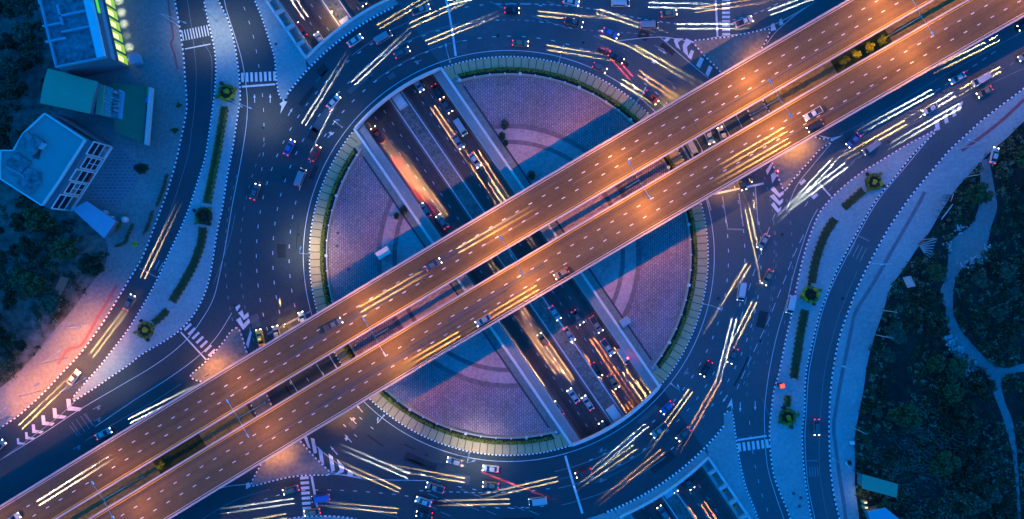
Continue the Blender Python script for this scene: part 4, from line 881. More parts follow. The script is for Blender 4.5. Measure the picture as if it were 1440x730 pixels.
bm = bmesh.new(); strip(bm, smooth(G([(1300,262+8),(1288,293),(1254,352),(1228,398),(1203,438),(1197,462),(1190,496),(1183,530),(1176,570),(1172,600),(1175,630),(1180,668),(1186,706),(1190,740)])), 1.0, .148); up_faces(bm); struct(link('paving_band', bm, mat('dark_paving', (.15, .15, .16), .9, .25, .4)))
bm = bmesh.new(); strip(bm, smooth(G([(1440,140),(1410,168),(1380,192),(1352,212)])), .9, .148); strip(bm, smooth(G([(236,-6),(240,26),(244,52),(241,62),(246,78),(250,98)])), .6, .146); strip(bm, smooth(G([(164,402),(148,430),(138,446),(126,468),(114,486),(96,492),(82,512)])), .8, .146); up_faces(bm); struct(link('paving_band', bm, mat('reddish_paving', (.25, .09, .09), .9, .3, .4)))
# kiosk cabin on the plaza, cabinet, planter clumps
p = W(541, 356, .16); t = thing('cabin', 'white flat-roofed cabin on the south-west plaza in the shadow of the flyover', 'cabin', (p.x, p.y, .16), R(31))
bm = bmesh.new(); box(bm, -1.75, 1.75, -1.0, 1.0, .1, 2.3); link('wall', bm, WALLW, t)
for k in range(3): bm = bmesh.new(); box(bm, -1.85+k*1.24, -.65+k*1.24, -1.1, 1.1, 2.32, 2.42); link('roof_panel', bm, PALEC, t)
bm = bmesh.new(); box(bm, -.3, .4, -1.04, -.98, .15, 2.0); link('door', bm, BLUEP, t)
p = W(878, 452, .15); bm = bmesh.new(); Mx = Matrix.Rotation(R(-56), 4, 'Z'); box(bm, -.9, .9, -1.2, 1.2, .05, 1.4, Mx); box(bm, -1.0, 1.0, -1.3, 1.3, 1.41, 1.5, Mx); tag(link('switch_cabinet', bm, TANK, loc=p), 'pale grey switch cabinet on the underpass edge of the east plaza', 'cabinet')
for k, (x, y, r, l) in enumerate(((710,176,1.5,'dark bush at the underpass edge of the north-east plaza, upper of the three'), (706,192,1.3,'dark bush at the underpass edge of the north-east plaza, middle of the three'), (711,202,.9,'dark bush at the underpass edge of the north-east plaza, lowest of the three'), (747,247,1.5,'dark bush in the flyover shadow on the north-east plaza'), (568,296,1.5,'dark bush at the underpass edge of the south-west plaza'), (558,304,1.0,'smaller dark bush beside the underpass edge of the south-west plaza'))):
    p = W(x, y, .2); bm = bmesh.new(); rnd = random.Random(70+k); leaves(bm, (0, 0, .6), (r*.75, r*.95, .7), 300, .17, rnd); tag(link('bush', bm, LEAF, loc=p), l, 'bush', 'dark bushes on the plaza')
for k, (x, y, l) in enumerate(((475, 328, 'dark round manhole on the south-west plaza, nearest the hedge'), (474, 346, 'dark round manhole on the south-west plaza, just below the first'), (490, 379, 'round manhole with a pale rim on the shadow edge of the south-west plaza'))):
    p = W(x, y, .16); bm = bmesh.new(); lathe(bm, (0, 0, 0), [(.4, 0), (.4, .05), (.25, .06)], 14); tag(link('manhole_cover', bm, DARKC, loc=p), l, 'manhole cover')
p = W(388, 62, .15); bm = bmesh.new(); lathe(bm, (0, 0, 0), [(.4, 0), (.4, .05), (.25, .06)], 14); tag(link('manhole_cover', bm, DARKC, loc=p), 'dark manhole on the small triangular island at the top left', 'manhole cover')
# concrete struts along the outer underpass mouths
def struts(spots, sg, where):
    for k, (x, y) in enumerate(spots):
        s = (W(x, y, 0).to_2d()-TM).dot(TD); Mx = Matrix.Translation((*T(s, sg*13.2), 0))@Matrix.Rotation(math.atan2(TN.y*sg, TN.x*sg), 4, 'Z')
        t = thing('wall_buttress', 'white strut with orange post on the underpass wall %s, %s from the roundabout' % (where, ('first', 'second', 'third', 'fourth')[k]), 'buttress', (0, 0, 0), 0, 'struts on the underpass wall '+where)
        bm = bmesh.new(); box(bm, -1.3, 1.5, -.35, .35, -.4, .95, Mx); link('strut', bm, WALLW, t)
        bm = bmesh.new(); box(bm, -1.2, -.7, .9, 4.1, -1.5, -.5, Mx); link('cross_wall', bm, CONC, t)
        bm = bmesh.new(); q = Mx@Vector((-.3, -1.5, 0)); tube(bm, [(q.x, q.y, -1.6), (q.x, q.y, .9)], .28, n=8); link('post', bm, ORANGEP, t)
struts([(1007,659),(1021,681),(1034,702),(1050,723)], 1, 'at the bottom'); struts([(417,66),(402,43),(388,21),(375,2)], -1, 'at the top')
# red signal and the amber lamp of the underpass
p = W(1087, 243, .15); t = thing('traffic_signal', 'traffic signal showing red on the island under the right end of the flyover', 'traffic signal', p, R(-60))
bm = bmesh.new(); tube(bm, [(0, 0, 0), (0, 0, 3.0)], .07, n=8); link('pole', bm, DSTEEL, t); hd = bmesh.new(); box(hd, -.2, .2, -.16, .16, 2.2, 3.3); hd = link('signal_head', hd, DSTEEL, t)
bm = bmesh.new(); lathe(bm, (0, 0, 3.3), [(.16, .01), (.2, .1), (.1, .18)], 10); link('red_light', bm, REDLENS, hd); light('signal_light', 'POINT', 160, (1, .03, .12), (0, 0, 3.9), t, .1)
p = W(472, 25, -5.0); t = thing('wall_lamp', 'bright amber lamp on the underpass median at the top mouth', 'lamp', (p.x, p.y, -5.0))
bm = bmesh.new(); tube(bm, [(0, 0, 0), (0, 0, 4.2)], .1, .07, 8); link('pole', bm, DSTEEL, t); bm = bmesh.new(); lathe(bm, (0, 0, 4.2), [(.2, 0), (.3, .15), (.12, .3)], 10); link('lens', bm, SODIUM, t); light('lamp_light', 'POINT', 1700, (1, .55, .1), (-.6, -.2, 3.6), t, .15)
p = W(882, 503, -1.6); t = thing('warning_lamp', 'small red warning lamp on the north-east ledge of the underpass', 'lamp', (p.x, p.y, -1.6)); bm = bmesh.new(); box(bm, -.25, .25, -.25, .25, 0, .8); link('base', bm, DSTEEL, t); bm = bmesh.new(); lathe(bm, (0, 0, .8), [(.22, 0), (.22, .2), (.1, .3)], 10); link('lens', bm, REDLENS, t); light('lamp_light', 'POINT', 60, (1, .1, .03), (0, 0, 1.5), t, .1)
p = W(1096, 541, .17); t = thing('food_stall', 'glowing red roadside stall on the kerb of the right-hand island', 'stall', p, .2)
bm = bmesh.new(); box(bm, -.6, .6, -.5, .5, 0, 1.2); link('counter', bm, DSTEEL, t); bm = bmesh.new(); box(bm, -.65, .65, -.55, .55, 2.0, 2.12); link('awning', bm, mat('lit_red_canvas', (.7, .08, .04), .6, .1, 1, emit=(1, .1, .04), es=.7), t)

for a in (-.55, .55):
    for b in (-.45, .45): bm = bmesh.new(); tube(bm, [(a, b, 1.1), (a, b, 2.0)], .04, n=5); link('post', bm, STEEL, t)
light('stall_light', 'POINT', 90, (1, .2, .1), (0, 0, 2.6), t, .1)

# ---------------------------------------------------------------- scrub on both overgrown lots
def inside(p, poly_):
    c = False; n = len(poly_)
    for i in range(n):
        a, b = poly_[i], poly_[(i+1) % n]
        if (a.y > p.y) != (b.y > p.y) and p.x < (b.x-a.x)*(p.y-a.y)/(b.y-a.y)+a.x: c = not c
    return c
from mathutils import noise
PATHP = smooth(G(PL))+smooth(G(PR))
EASTP = [*eb, W(1600, 100).to_2d(), W(1600, 780).to_2d()]
WESTP = [*cb, W(20, -50).to_2d(), W(-120, -50).to_2d(), W(-120, 640).to_2d()]
def near(p, poly_, d): return any((p-q).length < d for q in poly_)
def scrub(name, P, n, seed, label, m, thr):
    rnd = random.Random(seed); bm = bmesh.new(); xs = [p.x for p in P]; ys = [p.y for p in P]; k = 0
    while k < n:
        p = Vector((rnd.uniform(max(-152, min(xs)), min(152, max(xs))), rnd.uniform(max(-76, min(ys)), min(76, max(ys)))))
        d = noise.noise(Vector((p.x*.09, p.y*.09, seed)))+.5*noise.noise(Vector((p.x*.3, p.y*.3, seed))); k += 1
        if d < thr or not inside(p, P) or inside(p, PATHP): continue
        if name == 'scrub' and seed == 2 and p.x > W(60, 0).x and p.y > W(0, 310).y: continue
        hh = max(.25, .5+d*2.2)*rnd.uniform(.6, 1.3); r = rnd.uniform(.4, 1.2)
        leaves(bm, (p.x, p.y, hh*.5), (r, r, hh*.5), 12, .27, rnd, mi=rnd.choice((0, 0, 1, 1, 2)))
    stuff(tag(link(name, bm, m), label, 'scrub'))
GRASSY = mat('dry_grass', (.17, .19, .15), .8, .4, .5, fine=2)
scrub('scrub', EASTP, 9000, 1, 'dark tangled scrub covering the lot on the right', [LEAF, LEAF2, LEAF3], -.3)
scrub('scrub', WESTP, 8000, 2, 'dark patchy scrub covering the lot on the far left', [LEAF, LEAF2, LEAF3], -.02)
# long dry stalks, lying palm fronds
bm = bmesh.new(); rnd = random.Random(77)
for _ in range(520):
    c = W(rnd.gauss(1300, 40), rnd.gauss(640, 34)); a = rnd.gauss(2.7, .5); L = rnd.uniform(.8, 2.6)
    if not inside(c.to_2d(), EASTP): continue
    tube(bm, [(c.x, c.y, .9), (c.x+math.cos(a)*L*.5, c.y+math.sin(a)*L*.5, 1.5), (c.x+math.cos(a)*L, c.y+math.sin(a)*L, 1.1)], .05, .02, 4, cap=False)
stuff(tag(link('grass', bm, GRASSY), 'long pale dry stalks in the scrub at the lower right', 'grass'))
# trees one can tell apart in the two lots: a few shapes, copied
LEAFT = mat('leaves_teal', (.035, .06, .03), .65, .7, .35, fine=1.5, tone=(.11, .15, .08)); protos = []
for k in range(4):
    t = tree('dark bushy tree in the overgrown lot', 0, 0, 2.4, 4.6, 200+k, (LEAF, LEAF2, LEAFT, LEAF)[k], 'trees in the overgrown lots', 0, 1100); protos.append(t)
rnd = random.Random(12); used = 0
def lot(P, n, label_, avoid, seed):
    global used
    rnd = random.Random(seed); pts = []; tries = 0
    while len(pts) < n and tries < 6000:
        tries += 1; p = Vector((rnd.uniform(-150, 150), rnd.uniform(-74, 74)))
        if not inside(p, P) or near(p, PATHP, 3.2) or near(p, avoid, 3.4) or near(p, pts, 4.2): continue
        if any((p-W(x, y).to_2d()).length < r for x, y, r in ((1237,684,9),(1255,740,12),(1302,346,6),(1268,398,4),(1324,300,5),(1396,220,5))): continue
        pts.append(p)
    for p in pts:
        label = label_ or ('dark bushy tree beyond the dirt path on the far right' if p.x > W(1392, 0).x or (p.y > W(0, 500).y and p.x > W(1345, 0).x) else 'dark bushy tree in the scrub between the broad pavement and the dirt path' if p.y > W(0, 560).y else 'dark bushy tree in the scrub around the two sheds')
        s = rnd.uniform(.7, 1.55); a = rnd.random()*6
        if used < 4: t = protos[used]; t.location = (p.x, p.y, 0); t.rotation_euler.z = a; t['label'] = label
        else: t = dup(protos[rnd.randrange(4)], (p.x, p.y, 0), a, label)
        t.scale = (s, s, s*rnd.uniform(.8, 1.2)); used += 1
wa = [*cb, *[W(x, y).to_2d() for x, y in ((70,40),(80,80),(100,130),(60,160),(40,190),(20,230),(40,270),(80,290),(120,315),(145,335),(100,405))]]
lot(EASTP, 52, None, eb, 5)
lot(WESTP, 56, 'dark bushy tree in the overgrown lot behind the houses on the left', wa, 6)
p = W(142, 372); tree('big dark tree at the corner of the pinkish pavement below the annex', p.x, p.y, 3.6, 6.5, 300, LEAF, None, 0, 1800)
p = W(1237, 708); tree('bush lit yellow by the stall lamp between the two sheds', p.x, p.y, 2.0, 3.0, 301, LEAF2, None, 0, 700, 'bush', 'bush')
# ---------------------------------------------------------------- vehicles, standing where the photo shows their lights
def loft(bm, st, taper=.9):
    rings = []
    for x, hw, zb, zt in st:
        zm = zb+(zt-zb)*.55; rings.append([bm.verts.new((x, y, z)) for y, z in ((-hw*.96, zb), (-hw, zm), (-hw*taper, zt), (hw*taper, zt), (hw, zm), (hw*.96, zb))])
    for a, b in zip(rings, rings[1:]):
        for k in range(6): bm.faces.new([a[k], a[(k+1) % 6], b[(k+1) % 6], b[k]])
    bm.faces.new(rings[0][::-1]); bm.faces.new(rings[-1])
def rounded(o, w=.06):
    b = o.modifiers.new('bevel', 'BEVEL'); b.width = w; b.segments = 2; b.limit_method = 'ANGLE'; return o
def wheel(t, x, y, r=.32, w=.22):
    bm = bmesh.new(); tube(bm, [(x, y-w/2, r), (x, y+w/2, r)], r, n=14); o = link('wheel', bm, TYRE, t)
    bm = bmesh.new(); tube(bm, [(x, y-w/2-.01, r), (x, y+w/2+.01, r)], r*.58, n=10); link('rim', bm, STEEL, o)
BEAMC = {'white': (1, .90, .74), 'warm': (1, .62, .22), 'amber': (1, .36, .06), 'tail': (1, .04, .05)}
BEAMS = {}
for k, c in BEAMC.items():
    for far_, (dip, cone_, e_) in enumerate(BEAM_SET):
        d = bpy.data.lights.new('headlight_beam', 'SPOT'); d.energy = e_; d.color = c; d.shadow_soft_size = .02; d.spot_size = R(cone_); d.spot_blend = .35; BEAMS[k, far_] = d
def lamps(t, fx, bx, y, zf=.66, zb=.8, beam=True):
    for s in (-1, 1):
        bm = bmesh.new(); box(bm, fx-.16, fx+.02, s*y-.15, s*y+.15, zf-.08, zf+.09); rounded(link('headlight', bm, HEAD, t), .03)
        bm = bmesh.new(); box(bm, bx-.02, bx+.12, s*y-.13, s*y+.13, zb-.09, zb+.10); link('tail_light', bm, TAIL, t)
        if beam:
            for far_, (dip, cone_, e_) in enumerate(BEAM_SET):
                o = bpy.data.objects.new('headlight_beam', BEAMS['warm', far_]); COL.objects.link(o); o.parent = t; o.location = (fx+.12, s*y, zf); o.rotation_euler = (0, -R(90-dip*zf/.66), 0)
def mk(kind, key):
    t = thing(key, kind, kind)
    if kind in ('saloon', 'taxi', 'hatchback'):
        r = -1.75 if kind == 'hatchback' else -2.2
        bm = bmesh.new(); loft(bm, [(r, .72, .45, .80), (r+.15, .84, .3, .93), (r+.9, .88, .22, .95), (.9, .88, .22, .92), (1.75, .86, .26, .82), (2.1, .76, .35, .70), (2.22, .62, .45, .62)]); rounded(link('body', bm, PAINTS['white'], t))
        g = -1.62 if kind == 'hatchback' else -1.72; g2 = g+.3 if kind == 'hatchback' else -1.0
        bm = bmesh.new(); loft(bm, [(g, .64, .9, .95), (g2, .66, .9, 1.38), (.25, .66, .9, 1.42), (1.05, .72, .86, .92)], .86); link('window_glass', bm, GLASS, t)
        bm = bmesh.new(); loft(bm, [(g2-.05, .56, 1.36, 1.40), (-.4, .6, 1.38, 1.47), (.3, .57, 1.38, 1.45)]); rounded(link('roof', bm, PAINTS['white'], t), .03)
        if kind == 'taxi': bm = bmesh.new(); box(bm, -.55, -.35, -.35, .35, 1.46, 1.62); link('taxi_sign', bm, SHOPHOT, t)
        lamps(t, 2.14, r, .6)
        for x in (-1.3, 1.35):
            for s in (-1, 1): wheel(t, x, s*.78)
    elif kind == 'pickup':
        bm = bmesh.new(); loft(bm, [(-2.55, .80, .55, 1.02), (-2.45, .88, .42, 1.05), (1.1, .90, .38, 1.02), (2.1, .86, .42, .96), (2.45, .74, .5, .80)]); rounded(link('body', bm, PAINTS['white'], t))
        bm = bmesh.new(); box(bm, -2.4, -.65, -.72, .72, 1.0, 1.062); link('load_bed', bm, DARKC, t)
        bm = bmesh.new()
        for a in ((-2.46, -.6, -.86, -.74), (-2.46, -.6, .74, .86), (-2.5, -2.4, -.86, .86)): box(bm, *a, 1.03, 1.28)
        link('tailboard', bm, PAINTS['white'], t)
        bm = bmesh.new(); loft(bm, [(-.6, .7, 1.0, 1.55), (-.4, .7, 1.0, 1.68), (.6, .7, 1.0, 1.68), (1.3, .76, .98, 1.04)], .87); link('window_glass', bm, GLASS, t)
        bm = bmesh.new(); loft(bm, [(-.5, .6, 1.64, 1.70), (.05, .63, 1.66, 1.76), (.62, .6, 1.64, 1.71)]); rounded(link('roof', bm, PAINTS['white'], t), .03)
        lamps(t, 2.38, -2.56, .66, .8, .92)
        for x in (-1.5, 1.5):
            for s in (-1, 1): wheel(t, x, s*.8, .37, .26)
    elif kind == 'van':
        bm = bmesh.new(); loft(bm, [(-2.45, .84, .35, 1.75), (-2.3, .9, .3, 1.98), (1.0, .9, .3, 2.0), (1.5, .9, .32, 1.85), (2.15, .86, .36, 1.15), (2.45, .74, .42, .85)], .93); rounded(link('body', bm, PAINTS['white'], t), .08)
        bm = bmesh.new(); v = [bm.verts.new(q) for q in ((1.52, -.72, 1.86), (1.52, .72, 1.86), (2.12, .76, 1.22), (2.12, -.76, 1.22))]; bm.faces.new(v); o = link('window_glass', bm, GLASS, t); o.modifiers.new('t', 'SOLIDIFY').thickness = .05; o.location = (.03, 0, .03)
        for s in (-1, 1): bm = bmesh.new(); box(bm, -2.0, 1.2, s*.895-.012, s*.895+.012, 1.2, 1.7); link('side_glass', bm, GLASS, t)
        lamps(t, 2.38, -2.46, .64, .8, 1.0)
        for x in (-1.5, 1.5):
            for s in (-1, 1): wheel(t, x, s*.8, .34, .24)
    elif kind == 'bus':
        bm = bmesh.new(); loft(bm, [(-5.2, 1.1, .5, 2.9), (-5.0, 1.2, .4, 3.05), (4.7, 1.2, .4, 3.05), (5.1, 1.15, .45, 2.8), (5.25, 1.05, .5, 1.5)], .95); rounded(link('body', bm, PAINTS['white'], t), .1)
        bm = bmesh.new()
        for s in (-1, 1): box(bm, -4.8, 4.5, s*1.2-.012, s*1.2+.012, 1.5, 2.4)
        box(bm, 5.1, 5.22, -1.0, 1.0, 1.5, 2.5); link('window_glass', bm, GLASS, t)
        for x in (-2.8, 0, 2.6): bm = bmesh.new(); box(bm, x-.5, x+.5, -.45, .45, 3.06, 3.2); rounded(link('roof_hatch', bm, STEEL, t), .04)
        lamps(t, 5.2, -5.22, .9, .8, 1.0)
        for x in (-3.2, 3.2):
            for s in (-1, 1): wheel(t, x, s*1.05, .48, .3)
    return t
PROTO, seen_first = {}, set()
CATS = {'saloon': ('car', 'car'), 'hatchback': ('car', 'car'), 'taxi': ('taxi', 'taxi'), 'pickup': ('pickup_truck', 'pickup truck'), 'van': ('van', 'van'), 'bus': ('bus', 'bus')}
WORD = {'saloon': 'saloon', 'hatchback': 'hatchback', 'taxi': 'taxi', 'pickup': 'pickup truck', 'van': 'van', 'bus': 'coach'}
GRP = {0: 'vehicles on the ground-level roads', 7.61: 'vehicles on the flyover', -5.99: 'vehicles in the underpass'}
def V(kind, paint, x0, y0, x1, y1, z, beam, place, power=True, fwd=0.0):
    lab = f"{paint} {WORD[kind]} {place}"
    a, b = W(x0, y0, z), W(x1, y1, z); d = (b-a); rz = math.atan2(d.y, d.x); loc = a+d.normalized()*fwd; key = (kind, beam)
    p0, p1 = a.to_2d()-RC, b.to_2d()-RC; tg = Vector((p0.y, -p0.x)).normalized(); bend = 0
    if z == 0 and beam and 53 < p0.length < 76 and 52 < p1.length < 78 and d.to_2d().normalized().dot(tg) > .93: rz = math.atan2(tg.y, tg.x); bend = 1/p0.length   # the beams are turned into the bend
    if key not in PROTO:
        t = mk(kind, CATS[kind][0]); PROTO[key] = t; t.location = loc; t.rotation_euler.z = rz; t['label'] = lab
        for c in t.children:
            if c.type == 'LIGHT':
                if beam == 'tail': c.location.x = -2.7; c.rotation_euler.y *= -1
                if beam: c.data = BEAMS[beam, [BEAMS['warm', i] for i in range(3)].index(c.data)]
        if not beam:
            for c in list(t.children):
                if c.type == 'LIGHT': bpy.data.objects.remove(c)
    else: t = dup(PROTO[key], loc, rz, lab)
    for c in t.children:
        if c.type == 'LIGHT': c.rotation_euler.z = -bend*6.2
    t['category'] = CATS[kind][1]; t['group'] = GRP.get(z, 'vehicles'); t.name = CATS[kind][0]
    for c in t.children:
        if c.type == 'MESH' and c.data.materials and c.name.split('.')[0] in ('body', 'roof', 'tailboard'):
            c.material_slots[0].link = 'OBJECT'; c.material_slots[0].material = PAINTS[paint]
    return t
g, f, u = 0, 7.61, -5.99
LIST = [
('saloon','white',500,58,576,22,g,'warm','on the loop road above the north-west bridge, outermost lane'),
('pickup','silver',593,15,690,0,g,'white','at the top edge, right of the stop line on the loop road'),
('van','silver',540,54,640,26,g,'warm','on the loop road just short of the top stop line, second lane'),
('saloon','grey',566,75,660,44,g,'warm','on the loop road above the underpass mouth, inner lane'),
('hatchback','black',719,16,796,16,g,'warm','at the top centre of the loop road'),
('saloon','white',803,4,864,8,g,'warm','at the top edge, right of centre'),
('pickup','grey',807,33,889,33,g,'warm','on the top road, left of the upper hatched nose'),
('saloon','bronze',732,62,836,71,g,'warm','hugging the north-east hedge at the top of the loop road'),
('van','white',872,6,963,8,g,'white','on the top road short of the top zebra crossing'),
('van','silver',912,37,1018,37,g,'white','on the top road right above the hatched nose'),
('saloon','blue',858,48,937,78,g,'warm','pointing at the upper flyover edge, left of the hatched nose'),
('saloon','black',866,82,952,130,g,'amber','on the loop road beside the turn arrows, near the upper flyover edge'),
('hatchback','grey',842,96,894,118,g,'warm','next to the hedge, behind the turn arrow near the flyover'),
('pickup','white',1045,32,1125,2,g,'white','leaving the top zebra crossing towards the upper right'),
('saloon','bronze',940,20,1050,4,g,'amber','in the far lane of the top road, above the hatched nose'),
('saloon','white',470,144,516,97,g,'white','on the loop road left of the underpass, middle lane'),
('saloon','blue',408,208,446,146,g,'white','on the left side of the loop road, third lane'),
('van','silver',424,250,452,186,g,'white','on the left side of the loop road, beside the red saloon'),
('saloon','grey',360,270,395,170,g,None,'where the left road joins the loop road'),
('saloon','red',444,216,466,180,g,'tail','on the left side of the loop road, inner lane, trailing red light'),
('saloon','grey',184,425,236,318,g,'warm','on the narrow side road at the left, by the faint zebra crossing'),
('saloon','white',106,530,178,435,g,'warm','on the narrow side road at the left, beside the pinkish pavement'),
('pickup','silver',0,628,66,565,g,'warm','at the lower left edge, below the pinkish pavement'),
('saloon','white',148,609,200,583,g,'white','beside the lower left flyover edge, right of the arrow markings'),
('saloon','white',20,729,63,702,f,'white','on the upper carriageway of the flyover, in the lower left corner'),
('saloon','silver',680,450,490,560,f,'warm','on the lower carriageway of the flyover, below the crossing with the underpass'),
('pickup','white',1141,161,960,266,f,'warm','on the lower carriageway of the flyover, right of the plaza'),
('saloon','black',1144,178,1000,260,f,'warm','on the lower carriageway of the flyover, outer lane right of the plaza'),
('hatchback','bronze',790,384,676,452,f,'warm','on the lower carriageway of the flyover, beside the double lamp'),
('saloon','grey',610,372,690,326,f,'warm','on the upper carriageway of the flyover, above the underpass'),
('pickup','grey',470,456,540,416,f,'warm','on the upper carriageway of the flyover, near the cabin'),
('saloon','white',1344,111,1280,146,g,'white','on the approach road at the right, inner lane below the flyover'),
('van','white',1376,113,1315,148,g,'white','on the approach road at the right, middle lane'),
('saloon','bronze',1382,130,1280,189,g,'white','on the approach road at the right, beside the pale hatching'),
('saloon','silver',1440,79,1388,108,g,'warm','at the right edge on the approach road'),
('pickup','black',1440,36,1386,63,g,'warm','at the right edge tight below the flyover'),
('saloon','white',1306,154,1196,216,g,'warm','on the approach road, heading for the orange-lit island'),
('van','silver',1222,208,1166,250,g,'white','on the approach road above the topiary, lower lane'),
('saloon','blue',1198,198,1116,285,g,'white','rounding the island with the red signal'),
('saloon','silver',1072,340,1022,422,g,'warm','on the right side of the loop road, inner of the two bright lanes'),
('van','white',1041,410,1004,482,g,'white','on the right side of the loop road, below the silver saloon'),
('saloon','bronze',1078,390,1042,462,g,'warm','on the right side of the loop road, outer lane'),
('saloon','grey',1029,500,982,572,g,'amber','on the right side of the loop road, glowing orange'),
('saloon','black',992,518,948,580,g,'warm','on the loop road beside the south-east hedge end'),
('hatchback','blue',938,572,880,616,g,'white','on the south-east bridge, inner lane'),
('pickup','silver',926,604,840,652,g,'warm','on the south-east bridge, middle lane'),
('saloon','grey',960,610,884,664,g,'amber','on the south-east bridge, outer lane'),
('saloon','white',690,658,584,630,g,'white','on the loop road below the south hedge'),
('hatchback','silver',640,648,624,644,g,'tail','on the loop road left of the lower stop line'),
('saloon','bronze',690,681,600,664,g,'warm','on the bottom road, second lane from the hedge'),
('saloon','red',820,664,740,678,g,'warm','crossing the lower stop line on the loop road'),
('van','white',756,703,656,700,g,'warm','at the bottom centre among the dashed lines'),
('pickup','silver',612,684,524,676,g,'white','on the bottom road right of the lower hatched nose'),
('saloon','white',596,704,500,697,g,'warm','on the bottom road, middle lane right of the lower zebra crossing'),
('saloon','black',597,722,512,714,g,'warm','at the bottom edge right of the lower zebra crossing'),
('van','blue',452,699,375,710,g,'white','crossing the lower zebra crossing'),
('saloon','bronze',440,719,350,735,g,'warm','at the bottom edge left of the lower zebra crossing'),
('saloon','grey',410,688,326,714,g,None,'left of the lower zebra crossing, upper lane'),
('saloon','red',424,43,392,0,u,'tail','in the underpass at the top mouth, beside the orange posts'),
('pickup','white',452,58,420,10,u,'white','in the underpass at the top mouth, second lane'),
('saloon','grey',507,0,522,20,u,'warm','in the underpass at the top edge, far lane'),
('saloon','white',588,120,630,182,u,'warm','in the underpass below the north-west bridge, lane nearest the median'),
('saloon','silver',644,200,690,270,u,'warm','in the underpass above the flyover, lane nearest the median'),
('van','white',648,180,700,260,u,'warm','in the underpass above the flyover, lane nearest the rubble ledge'),
('saloon','black',616,130,640,168,u,'warm','in the underpass below the north-west bridge, middle lane'),
('saloon','bronze',648,334,600,266,u,'warm','in the underpass left of the median, just above the flyover'),
('pickup','red',532,190,510,158,u,'tail','in the underpass left lanes, near the north-west bridge'),
('saloon','white',560,252,508,178,u,'white','in the underpass, outermost left lane inside the roundabout'),
('saloon','silver',622,312,580,252,u,'warm','in the underpass left lanes, between the median and the plaza'),
('saloon','white',780,440,822,502,u,'warm','in the underpass right of the median, just below the flyover'),
('saloon','grey',812,446,850,502,u,'amber','in the underpass middle right lane below the flyover'),
('pickup','silver',838,456,872,508,u,'warm','in the underpass outer right lane below the flyover'),
('saloon','black',838,520,868,566,u,'warm','in the underpass right of the median, near the south-east bridge'),
('van','white',876,500,906,546,u,'warm','in the underpass outer right lane, near the red warning lamp'),
('saloon','bronze',862,536,884,570,u,'amber','in the underpass middle right lane at the south-east bridge'),
('saloon','white',806,556,752,478,u,'warm','in the underpass left of the median, below the flyover'),
('hatchback','grey',850,602,812,546,u,'warm','in the underpass left of the median at the south-east bridge'),
('saloon','silver',784,574,746,520,u,'warm','in the underpass outer left lane beside the south-west plaza'),
('saloon','white',944,682,976,730,u,'amber','in the underpass at the bottom mouth, beside the median'),
('pickup','grey',966,676,998,722,u,'amber','in the underpass at the bottom mouth, middle right lane'),
('saloon','silver',932,720,916,697,u,'warm','in the underpass at the bottom mouth, left of the median'),
('saloon','white',668,226,712,290,u,'warm','in the underpass just above the flyover, second lane from the rubble ledge'),
('saloon','grey',628,150,668,208,u,'amber','in the underpass below the north-west bridge, outer lane'),
('saloon','silver',598,296,556,234,u,'warm','in the underpass between the flyover and the red pickup'),
('hatchback','bronze',764,478,720,414,u,'warm','in the underpass left of the median, near the flyover'),
('saloon','white',826,566,786,508,u,'warm','in the underpass middle left lane near the south-east bridge'),
('saloon','silver',800,470,836,524,u,'amber','in the underpass right of the median, second lane below the flyover'),
('pickup','white',854,488,884,530,u,'warm','in the underpass outer lanes above the red warning lamp'),
('saloon','grey',1147,600,1149,690,g,None,'on the frontage road on the right, below the lowest topiary'),
('taxi','yellow',367,474,360,446,g,None,'waiting at the left stop line beside the hatched nose'),
('pickup','silver',391,470,386,450,g,None,'waiting at the left stop line, second in the row'),
('saloon','white',427,449,421,432,g,None,'waiting at the left stop line against the flyover edge'),
('saloon','black',1042,257,1045,275,g,'warm','waiting at the right stop line below the flyover'),
('van','white',972,210,978,222,g,None,'in the gap of the flyover, leftmost of the row'),
('pickup','white',995,191,1000,203,g,None,'in the gap of the flyover, middle of the row'),
('saloon','white',1015,190,1011,180,g,None,'in the gap of the flyover, rightmost of the row'),
('saloon','red',915,138,933,152,g,'tail','half out from under the upper flyover edge by the hedge end'),
('van','white',1110,428,1106,446,g,None,'stopped at the kerb beside the square topiary'),
('saloon','white',1396,219,1399,208,g,None,'parked on the track at the upper end of the dirt path'),
]
for a in LIST: V(*a)

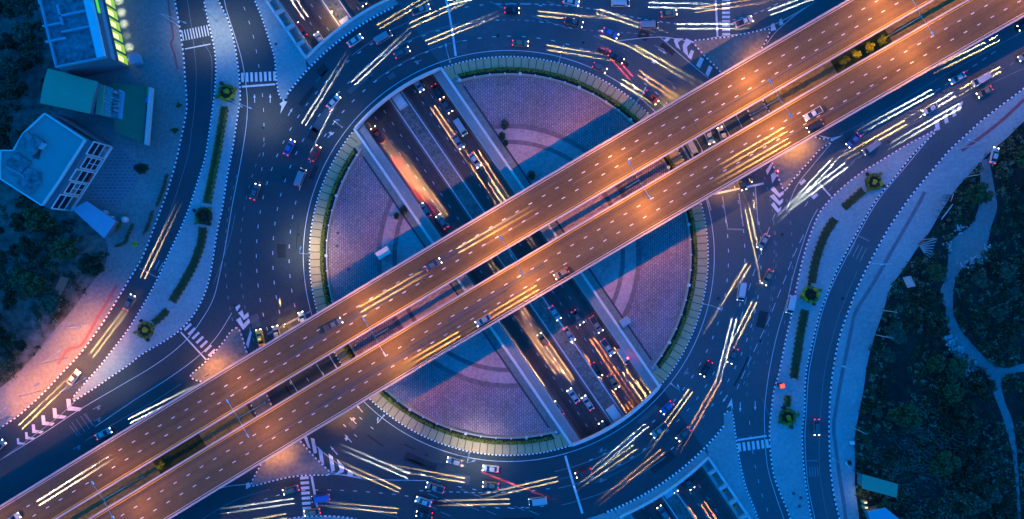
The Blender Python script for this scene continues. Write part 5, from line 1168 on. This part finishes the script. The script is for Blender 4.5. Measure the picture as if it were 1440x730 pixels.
# motorbikes waiting at the stop lines, each with a rider
def rider_body(t, shirt):
    bm = bmesh.new(); sk = {}
    J = dict(pelvis=(-.15, 0, .82), chest=(.02, 0, 1.2), neck=(.06, 0, 1.38), head=(.1, 0, 1.55), ls=(.03, .19, 1.3), le=(.2, .3, 1.08), lh=(.45, .28, 1.0), rs=(.03, -.19, 1.3), re=(.2, -.3, 1.08), rh=(.45, -.28, 1.0),
             lk=(.2, .2, .72), lf=(.0, .2, .3), rk=(.2, -.2, .72), rf=(.0, -.2, .3), lt=(.16, .2, .27), rt=(.16, -.2, .27))
    E = [('pelvis','chest'),('chest','neck'),('neck','head'),('chest','ls'),('ls','le'),('le','lh'),('chest','rs'),('rs','re'),('re','rh'),('pelvis','lk'),('lk','lf'),('lf','lt'),('pelvis','rk'),('rk','rf'),('rf','rt')]
    rad = dict(pelvis=.16, chest=.17, neck=.06, head=.1, ls=.075, rs=.075, le=.05, re=.05, lh=.04, rh=.04, lk=.075, rk=.075, lf=.05, rf=.05, lt=.04, rt=.04)
    names_ = list(J); vs_ = [bm.verts.new(J[k]) for k in names_]
    for a, b in E: bm.edges.new((vs_[names_.index(a)], vs_[names_.index(b)]))
    me = bpy.data.meshes.new('body'); bm.to_mesh(me); bm.free(); me.materials.append(shirt); o = bpy.data.objects.new('body', me); COL.objects.link(o); o.parent = t
    o.modifiers.new('skin', 'SKIN'); s = me.skin_vertices[0] if me.skin_vertices else None
    if s is None: me.attributes  # skin layer is added by the modifier
    lay = me.skin_vertices[0].data
    for i, k in enumerate(names_): lay[i].radius = (rad[k], rad[k]); lay[i].use_root = (k == 'pelvis')
    o.modifiers.new('smooth', 'SUBSURF').levels = 1
    bm = bmesh.new(); lathe(bm, (.1, 0, 1.45), [(.1, 0), (.15, .08), (.15, .18), (.1, .26), (.03, .29)], 12); link('helmet', bm, PAINTS['white'], t)
for px, py, qx, qy, l, sh_ in ((1055, 253, 1058, 272, 'at the right stop line next to the black car', mat('cotton_orange', (.5, .2, .06), .9, .2, 3)), (403, 459, 399, 444, 'at the left stop line beside the white car', mat('cotton_dark', (.05, .06, .09), .9, .2, 3))):
    a, b = W(px, py), W(qx, qy); d = b-a; rz = math.atan2(d.y, d.x)
    t = thing('motorbike', 'dark motorbike waiting '+l, 'motorbike', (a.x, a.y, 0), rz, 'motorbikes at the stop lines')
    for x in (-.62, .62): bm = bmesh.new(); tube(bm, [(x, -.06, .3), (x, .06, .3)], .3, n=14); link('wheel', bm, TYRE, t)
    bm = bmesh.new(); loft(bm, [(-.75, .1, .55, .72), (-.2, .16, .4, .74), (.3, .15, .35, .6), (.6, .12, .5, .95)]); link('body', bm, PAINTS['black'], t)
    bm = bmesh.new(); tube(bm, [(.42, -.36, 1.0), (.52, 0, .98), (.42, .36, 1.0)], .025, n=6); link('handlebar', bm, DSTEEL, t)
    bm = bmesh.new(); box(bm, .58, .72, -.1, .1, .75, .92); link('headlight', bm, HEAD, t)
    o = bpy.data.objects.new('headlight_beam', BEAMS['warm', 0]); COL.objects.link(o); o.parent = t; o.location = (.8, 0, .82); o.rotation_euler = (0, -R(82), 0)
    r_ = thing('person', 'helmeted rider on the motorbike '+l, 'person', (a.x, a.y, 0), rz, 'motorbike riders'); rider_body(r_, sh_)
